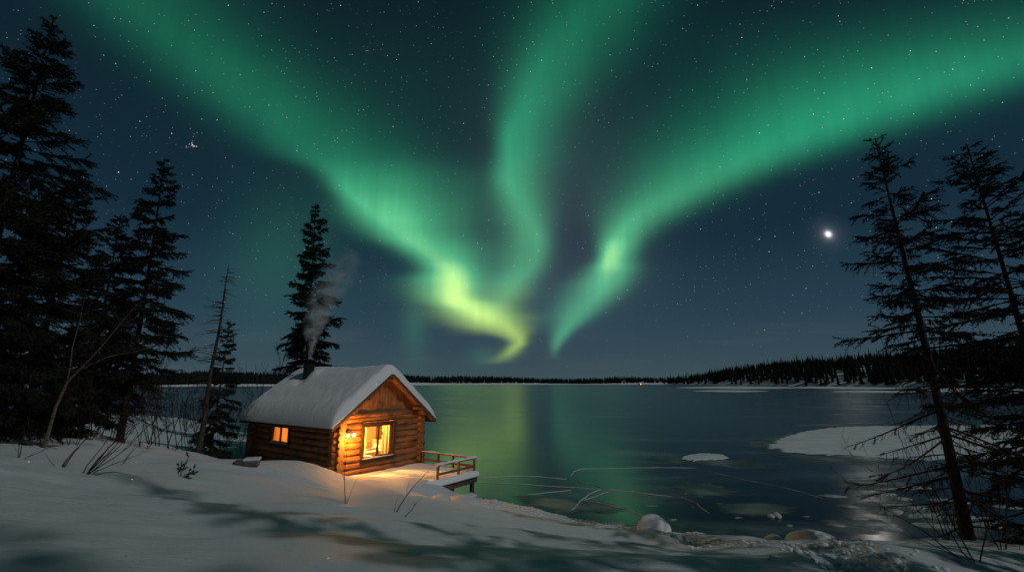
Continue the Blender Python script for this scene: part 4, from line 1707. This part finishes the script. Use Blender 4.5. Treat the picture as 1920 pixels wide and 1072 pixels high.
    for P, rr in lines:
        for _ in range(90):
            q = rng.uniform(.35, 1) * (len(P) - 1)
            k = min(int(q), len(P) - 2)
            b = P[k].lerp(P[k + 1], q - k)
            ax = (P[k + 1] - P[k]).normalized()
            d = (ax * rng.uniform(.3, 1) + ax.cross(Vector((rng.gauss(0, 1), rng.gauss(0, 1), rng.gauss(0, 1)))).normalized()).normalized()
            w = d.cross(Vector((rng.gauss(0, 1), rng.gauss(0, 1), 1))).normalized() * .005
            V += [b - w, b + w, b + d * .045]
    mb.add(np.array([tuple(v) for v in V]), np.arange(len(V)).reshape(-1, 3))
    mb.build('needles', M['needles'], t)


bare_plants()


# ------------------------------------------------------------------ snow covered stones, floes, cracks on the lake
def boulder(name, px, py, y, rx, ry, rz, label, cat, seed, mat='snow', group=None, rough=.13):
    rng = random.Random(seed)
    p = at(px, py, y)
    g = max(ground(p.x, y), LAKE)
    n, m = 28, 16
    V, Fc = [], []
    off = Vector((rng.uniform(0, 50), rng.uniform(0, 50), rng.uniform(0, 50)))
    for i in range(m):
        ph = math.pi * (i / (m - 1)) * .5 * 1.25
        for j in range(n):
            a = j / n * 2 * math.pi
            d = Vector((math.sin(ph) * math.cos(a), math.sin(ph) * math.sin(a), math.cos(ph)))
            k = 1 + rough * mnoise.noise(d * 1.3 + off) + rough * .4 * mnoise.noise(d * 4 + off)
            zz = d.z if d.z > 0 else d.z * .8
            V.append((d.x * rx * k, d.y * ry * k, zz * rz * k))
    for i in range(m - 1):
        for j in range(n):
            jn = (j + 1) % n
            Fc.append((i * n + j, (i + 1) * n + j, (i + 1) * n + jn, i * n + jn))
    o = MB().add(V, Fc, 0, True).build(name, M[mat], None, (p.x, y, g - .04))
    o.rotation_euler = (0, 0, rng.uniform(-.4, .4))
    return tag(o, label, cat, group)


def stones():
    boulder('snow_covered_boulder', 1225, 990, 17.9, .62, .55, .62, 'round snow capped boulder at the shoreline beside the trodden track', 'boulder', 1, mat='brightened_snow')
    boulder('snow_covered_boulder', 1526, 1006, 17.2, .98, .7, .58, 'wide snow humped boulder at the shore left of the moon glitter', 'boulder', 2, mat='brightened_snow')
    boulder('snow_covered_boulder', 1452, 1009, 17.9, .38, .35, .22, 'small low snow hump just left of the wide humped boulder', 'boulder', 3)
    boulder('snow_covered_boulder', 966, 955, 21.2, .38, .32, .26, 'small snow capped stone on the shore between deck and round boulder', 'boulder', 4)
    boulder('snow_covered_boulder', 925, 946, 22.6, .26, .24, .16, 'dark little stone with snow on the shore nearest the deck posts', 'boulder', 5)
    boulder('snow_covered_boulder', 1042, 966, 20.6, .30, .28, .12, 'very low snowy stone halfway along the shore track', 'boulder', 6)
    boulder('snow_covered_boulder', 866, 942, 21.6, .78, .55, .36, 'large smooth snow hump below the deck corner', 'boulder', 7)
    boulder('snow_covered_boulder', 826, 930, 21.6, .45, .40, .26, 'orange lit snow hump against the front of the deck', 'boulder', 8)
    boulder('snow_covered_boulder', 880, 920, 24.4, .42, .35, .20, 'snow lump on the ice under the outer deck post', 'boulder', 9)
    # flat stone by the side wall with a snow cap
    g = hit(462, 870)
    t = empty('flat_stone', g, R(20))
    tag(t, 'flat dark stone with snow cap beside the side wall', 'stone')
    MB().box((-.42, -.26, -.1), (.42, .26, .14)).build('stone_block', M['soil'], t, bevel=.05)
    o = MB().box((-.10, -.27, .13), (.44, .27, .22)).build('snow_cap', M['snow'], t, bevel=.04)


stones()


def floe(name, pix, thick, mat, label, cat, seed, wig=.25, group=None, kind=None, holes=0, dens=10):
    """low snow covered sheet with a ragged outline lying on the lake ice"""
    rng = random.Random(seed)
    P = [on_lake(a, b) for a, b in pix]
    out = []
    n = len(P)
    for i in range(n):
        a, b = P[i], P[(i + 1) % n]
        c, d = P[i - 1], P[(i + 2) % n]
        for k in range(dens):
            t = k / dens
            q = .5 * ((2 * a) + (b - c) * t + (2 * c - 5 * a + 4 * b - d) * t * t + (3 * a - c - 3 * b + d) * t ** 3)
            w = wig * (mnoise.noise(Vector((q.x * .9, q.y * .9, seed))) + .5 * mnoise.noise(Vector((q.x * 3.1, q.y * 3.1, seed))))
            q = q + Vector((w, w * 1.3, 0))
            out.append(q)
    c = sum(out, Vector()) / len(out)
    m = len(out)
    V, Fc = [], []
    rings = [(1.10, .003), (1.05, .006), (1.0, thick * .5), (.95, thick), (.6, thick * 1.04), (.25, thick * 1.05)] if mat == 'sheet' else [(1.0, .003), (.86, thick), (.70, thick), (.45, thick * 1.02), (.2, thick * 1.03)]
    cov = [0, .3, .55, .8, 1, 1] if mat == 'sheet' else [0, .3, .55, .8, .95]
    for f, z in rings:
        for q in out:  # noqa
            p = c + (q - c) * f
            V.append((p.x - c.x, p.y - c.y, z))
    V.append((0, 0, thick * 1.05))
    for r in range(len(rings) - 1):
        for j in range(m):
            jn = (j + 1) % m
            Fc.append((r * m + j, r * m + jn, (r + 1) * m + jn, (r + 1) * m + j))
    mb = MB().add(V, Fc, 0, False)
    mb.f.append(np.array([((len(rings) - 1) * m + j, (len(rings) - 1) * m + (j + 1) % m, len(rings) * m) for j in range(m)]))
    mb.m.append(np.zeros(m, dtype=np.int32)); mb.sm.append(np.zeros(m, dtype=bool))
    o = mb.build(name, M[mat], None, (c.x, c.y, LAKE))
    cv = o.data.attributes.new('cover', 'FLOAT', 'POINT')
    cv.data.foreach_set('value', np.concatenate([np.repeat(cov, m), [1.0]]).astype(np.float32))
    return tag(o, label, cat, group, kind)


def crack(pix, width, label, seed, group=None):
    rng = random.Random(seed)
    P = [on_lake(a, b) for a, b in pix]
    pts = []
    for a, b in zip(P[:-1], P[1:]):
        k = max(3, int((b - a).length / .35))
        for i in range(k):
            q = a.lerp(b, i / k)
            pts.append(q + Vector((mnoise.noise(q * 1.1 + Vector((seed, 0, 0))) * .10 + rng.gauss(0, .025), mnoise.noise(q * 1.1 + Vector((0, seed, 0))) * .10 + rng.gauss(0, .025), 0)))
    pts.append(P[-1])
    c = P[0].copy()
    V = []
    n = len(pts)
    for i, q in enumerate(pts):
        d = (pts[min(i + 1, n - 1)] - pts[max(i - 1, 0)]).normalized()
        s = Vector((-d.y, d.x, 0))
        w = width * .48 * (.22 + 2.2 * abs(mnoise.noise(Vector((i * .61, seed * 3.1, 0)))) ** 1.5) * min(1, (i + 1) / 3, (n - i) / 3)
        for kx, z in ((-1, .0), (-.4, .022), (.4, .022), (1, .0)):
            p = q + s * (w * kx) - c
            V.append((p.x, p.y, z - .002 if z == 0 else z))
    Fc = [(i * 4 + j, i * 4 + j + 1, (i + 1) * 4 + j + 1, (i + 1) * 4 + j) for i in range(n - 1) for j in range(3)]
    o = MB().add(V, [f[::-1] for f in Fc], 0, True).build('ice_crack', M['crack'], None, (c.x, c.y, LAKE))
    return tag(o, label, 'ice crack', group)


def lake_things():
    floe('snow_sheet', [(1450, 838), (1475, 820), (1530, 806), (1600, 800), (1720, 798), (1850, 797), (2000, 798), (2060, 820), (2020, 862), (1880, 862), (1760, 860), (1640, 857), (1550, 852), (1480, 846)], .05, 'sheet',
         'large flat grey white snow sheet on the lake behind the right spruces', 'snow sheet', 3, .8)
    floe('snow_sheet', [(1278, 859), (1300, 853), (1322, 850), (1342, 853), (1366, 859), (1336, 864), (1312, 863), (1296, 866)], .10, 'sheet', 'small snow island on pale ice in the middle of the lake', 'snow sheet', 5, .4)
    floe('thin_ice_sheet', [(1192, 858), (1290, 853), (1360, 856), (1425, 866), (1462, 882), (1380, 879), (1280, 870)], .010, 'thin_ice', 'pale thin ice apron around the small snow island', 'ice sheet', 6, .5)
    for i, (a, b, c_, d) in enumerate(((1270, 724, 1500, 729), (1300, 731, 1440, 735), (1470, 724, 1760, 729), (1560, 732, 1720, 736), (1740, 726, 1990, 737))):
        floe('snow_sheet', [(a, (b + d) / 2), ((a * 2 + c_) / 3, b), ((a + 2 * c_) / 3, b + .4), (c_, (b + d) / 2), ((a + 2 * c_) / 3, d), ((a * 2 + c_) / 3, d - .5)], .06, 'sheet',
             'long thin snow streak on the ice below the far right shore', 'snow sheet', 20 + i, 2.0, 'snow streaks by the far right shore')
    for i, (pix, wg) in enumerate((([(1385, 838), (1420, 822), (1475, 812), (1500, 806), (1470, 828), (1440, 848)], .7),
                                   ([(1430, 850), (1520, 853), (1640, 862), (1720, 868), (1650, 874), (1520, 866)], .6),
                                   ([(1440, 800), (1540, 793), (1680, 789), (1660, 795), (1540, 800)], .8),
                                   ([(1560, 905), (1640, 897), (1720, 905), (1700, 920), (1600, 922)], .5),
                                   ([(1590, 945), (1680, 935), (1790, 945), (1780, 965), (1660, 972)], .4),
                                   ([(1700, 975), (1820, 965), (1930, 980), (1900, 1000), (1760, 1004)], .4),
                                   ([(1540, 975), (1620, 968), (1690, 985), (1640, 1000), (1560, 996)], .4),
                                   ([(1250, 905), (1330, 908), (1400, 922), (1360, 932), (1280, 926)], .5),
                                   ([(960, 930), (1080, 934), (1180, 952), (1120, 962), (1000, 952)], .5),
                                   ([(1330, 945), (1420, 940), (1500, 950), (1480, 966), (1380, 968)], .4))):
        floe('thin_ice_sheet', pix, .008, 'thin_ice', 'patch of thin grey frost spreading over the dark lake ice', 'ice sheet', 70 + i, wg, 'frost patches on the lake ice')
    cr = [([(893, 904), (1000, 909), (1100, 915), (1180, 921), (1260, 931)], .055, 'pale crack running right from the deck post'),
          ([(895, 897), (960, 892), (1010, 893), (1062, 898)], .06, 'short pale crack curving just above the deck crack'),
          ([(1070, 892), (1074, 885), (1092, 879), (1240, 876), (1300, 877), (1390, 898), (1460, 912), (1544, 935)], .05, 'longest pale crack sweeping right past the small snow island'),
          ([(1076, 899), (1120, 912), (1150, 918)], .05, 'little crack joining the star shaped crack knot'),
          ([(1070, 956), (1092, 936), (1112, 922), (1128, 917)], .06, 'pale crack climbing from the shore to the crack knot'),
          ([(1095, 938), (1140, 922)], .03, 'hairline crack right beside the climbing crack'),
          ([(990, 927), (1070, 919)], .02, 'faint hairline crack under the deck crack'),
          ([(1100, 938), (1160, 950), (1220, 972)], .02, 'faint hairline crack running toward the round boulder'),
          ([(1230, 915), (1300, 940), (1330, 962)], .02, 'faint hairline crack in front of the yellowish ice blocks')]
    for i, (p, w, l) in enumerate(cr):
        crack(p, w, l, 1.7 + i)
    # broken plates lying on the ice
    rng = random.Random(9)
    spots = [(1040, 896, .55), (1112, 919, .5), (1142, 916, .55), (1210, 927, .6), (1240, 928, .3), (1220, 948, .5), (1286, 925, .4), (1410, 925, .4), (1383, 970, .45), (1402, 946, .3), (1000, 877, .3), (1262, 974, .5),
             (1300, 950, .3), (1512, 968, .5), (1540, 969, .3), (1480, 985, .35), (1640, 905, 1.1), (1665, 917, .8), (1640, 928, .9), (1700, 950, 1.2), (1672, 961, .8), (1640, 984, .8), (1660, 990, 1.0), (1610, 972, .6), (1590, 950, .5), (1730, 966, .9), (1750, 985, .8), (1800, 970, 1.0), (1850, 985, 1.1), (1780, 940, .9),
             (1350, 944, .35), (1375, 951, .3), (1620, 895, .9), (1570, 985, .5), (1690, 935, .7), (1720, 915, .9), (1560, 930, .5), (1530, 955, .5), (1880, 950, 1.0)]
    for i, (px, py, r) in enumerate(spots):
        big = px > 1550
        c = on_lake(px, py)
        r *= (.62 if big else .34) * rng.uniform(.8, 1.2)
        el = rng.uniform(1.2, 2.4)
        boulder('ice_lump', px, py, c.y, r * el, r * rng.uniform(.5, .8), rng.uniform(.06, .15) if big else rng.uniform(.03, .07),
                'low slushy ice lump in the jumble behind the right bank' if big else 'little pale ice lump frozen onto the open dark ice', 'ice lump', 60 + i, 'rubble',
                group='slushy lumps behind the right bank' if big else 'ice lumps on the open ice', rough=.30)
    boulder('ice_block', 1445, 962, 20.85, .16, .15, .16, 'left smaller block of two yellowish ice blocks', 'ice block', 31, 'floe')
    boulder('ice_block', 1456, 962, 20.85, .19, .17, .24, 'right larger block of two yellowish ice blocks', 'ice block', 32, 'floe')


lake_things()


def track_clods():
    rg = np.random.default_rng(12)
    g = (1 + 5 ** .5) / 2
    ico = np.array([(-1, g, 0), (1, g, 0), (-1, -g, 0), (1, -g, 0), (0, -1, g), (0, 1, g), (0, -1, -g), (0, 1, -g), (g, 0, -1), (g, 0, 1), (-g, 0, -1), (-g, 0, 1)]) / 1.902
    fi = np.array([(0, 11, 5), (0, 5, 1), (0, 1, 7), (0, 7, 10), (0, 10, 11), (1, 5, 9), (5, 11, 4), (11, 10, 2), (10, 7, 6), (7, 1, 8), (3, 9, 4), (3, 4, 2), (3, 2, 6), (3, 6, 8), (3, 8, 9), (4, 9, 5), (2, 4, 11), (6, 2, 10), (8, 6, 7), (9, 8, 1)])
    mb = MB()
    for i in range(2600):
        k = rg.random() ** .85 * (len(TRACK) - 1)
        j = min(int(k), len(TRACK) - 2)
        a, b = TRACK[j], TRACK[j + 1]
        x = a[0] + (b[0] - a[0]) * (k - j) + rg.normal(0, .40)
        y = a[1] + (b[1] - a[1]) * (k - j) + rg.normal(0, .40)
        z = ground(x, y)
        if z < LAKE: continue
        r = rg.uniform(.015, .045) * (1.7 if rg.random() < .08 else 1)
        v = ico * r * rg.uniform(.65, 1.3, (12, 1)) * np.array([rg.uniform(.8, 1.4), rg.uniform(.8, 1.4), rg.uniform(.6, 1.0)])
        mb.add(v + np.array([x, y, z + r * .25]), fi, 0, True)
    tag(mb.build('snow_clods', M['brightened_snow']), 'loose snow clods kicked up along the trodden track', 'snow clods', kind='stuff')


track_clods()


# ------------------------------------------------------------------ planet, far lit hut, chimney smoke
def sky_things():
    u, v = uv_of(1553, 439)
    d = Vector((u, 1, v)).normalized() * 9000
    mb = MB()
    mb.lathe([(math.sin(a) * 15, -math.cos(a) * 15) for a in np.linspace(0.001, math.pi - .001, 16)], (0, 0, 0), 24)
    tag(mb.build('bright_planet', M['moon'], None, d + cam.location), 'brilliant white planet low in the sky over the right shore', 'planet')
    u, v = uv_of(1201, 715)
    y = 1500
    t = empty('distant_hut', (u * y, y, LAKE))
    tag(t, 'tiny hut with an orange lit window on the far shore', 'hut')
    MB().box((-5, 0, 0), (5, 8, 5)).build('wall', M['grey_wood'], t)
    MB().add([(-6, -1, 5), (6, -1, 5), (6, 9, 5), (-6, 9, 5), (-6, 4, 8), (6, 4, 8)], [(0, 1, 5, 4), (2, 3, 4, 5)]).build('roof', M['snow'], t)
    MB().box((-1.7, -.12, 1.4), (1.7, -.03, 4.4)).build('window', M['far_lit'], t)


sky_things()


def smoke():
    top = cab(1.80, 6.35, 5.42 - .77 * .95 + 1.72)
    pts = [(0, 0, 0, .13), (.03, 0, .6, .30), (.0, 0, 1.3, .55), (.12, .05, 2.1, .85), (.30, .1, 3.0, 1.1), (.55, .15, 3.9, 1.25), (.95, .2, 4.9, 1.45), (1.4, .2, 5.9, 1.6), (1.8, .2, 6.8, 1.3), (2.1, .2, 7.4, .5)]
    P = np.array([p[:3] for p in pts])
    r = np.array([p[3] for p in pts])
    tt = np.linspace(0, len(pts) - 1, 30)
    PP = np.stack([np.interp(tt, range(len(pts)), P[:, k]) for k in range(3)], -1)
    rr = np.interp(tt, range(len(pts)), r)
    mb = MB().tubes(PP[None], rr[None] * 1.25, 14, 0, cap=True)
    m = bpy.data.materials.new('chimney smoke')
    m.use_nodes = True
    nt = m.node_tree
    nt.nodes.clear()
    E.nt = nt
    tc = nt.nodes.new('ShaderNodeTexCoord')
    co = E(tc.outputs['Object'])
    sep = nt.nodes.new('ShaderNodeSeparateXYZ')
    nt.links.new(co.s, sep.inputs[0])
    x, y, z = (E(sep.outputs[i]) for i in range(3))
    zn = clamp01(z / 8.0)
    cx = fcurve(zn, [(p[2] / 8.0, p[0]) for p in pts], -1, 5)
    cyy = fcurve(zn, [(p[2] / 8.0, p[1]) for p in pts], -1, 1)
    rd = fcurve(zn, [(p[2] / 8.0, p[3]) for p in pts], 0, 2)
    q = E.op('SQRT', (x - cx) ** 2.0 + (y - cyy) ** 2.0) / E.op('MAXIMUM', rd, .05)
    n = tex('Noise', co, Scale=1.25, Detail=6.0, Roughness=.62, Distortion=.8)
    soft = smooth(q, 1.0, .1)
    dens = soft * smooth(E(n.outputs[0]), .40, .68) * fcurve(zn, [(0, 11.0), (.08, 7.5), (.2, 5), (.4, 2.2), (.65, .9), (.9, .25), (1, 0)], 0, 14)
    vol = nt.nodes.new('ShaderNodeVolumePrincipled')
    vol.inputs['Color'].default_value = (.97, .96, .94, 1)
    vol.inputs['Anisotropy'].default_value = 0.0
    nt.links.new(dens.s, vol.inputs['Density'])
    out = nt.nodes.new('ShaderNodeOutputMaterial')
    nt.links.new(vol.outputs[0], out.inputs['Volume'])
    o = mb.build('smoke', m, None, top)
    tag(o, 'thin grey smoke plume drifting up from the cabin chimney', 'smoke', kind='stuff')


smoke()
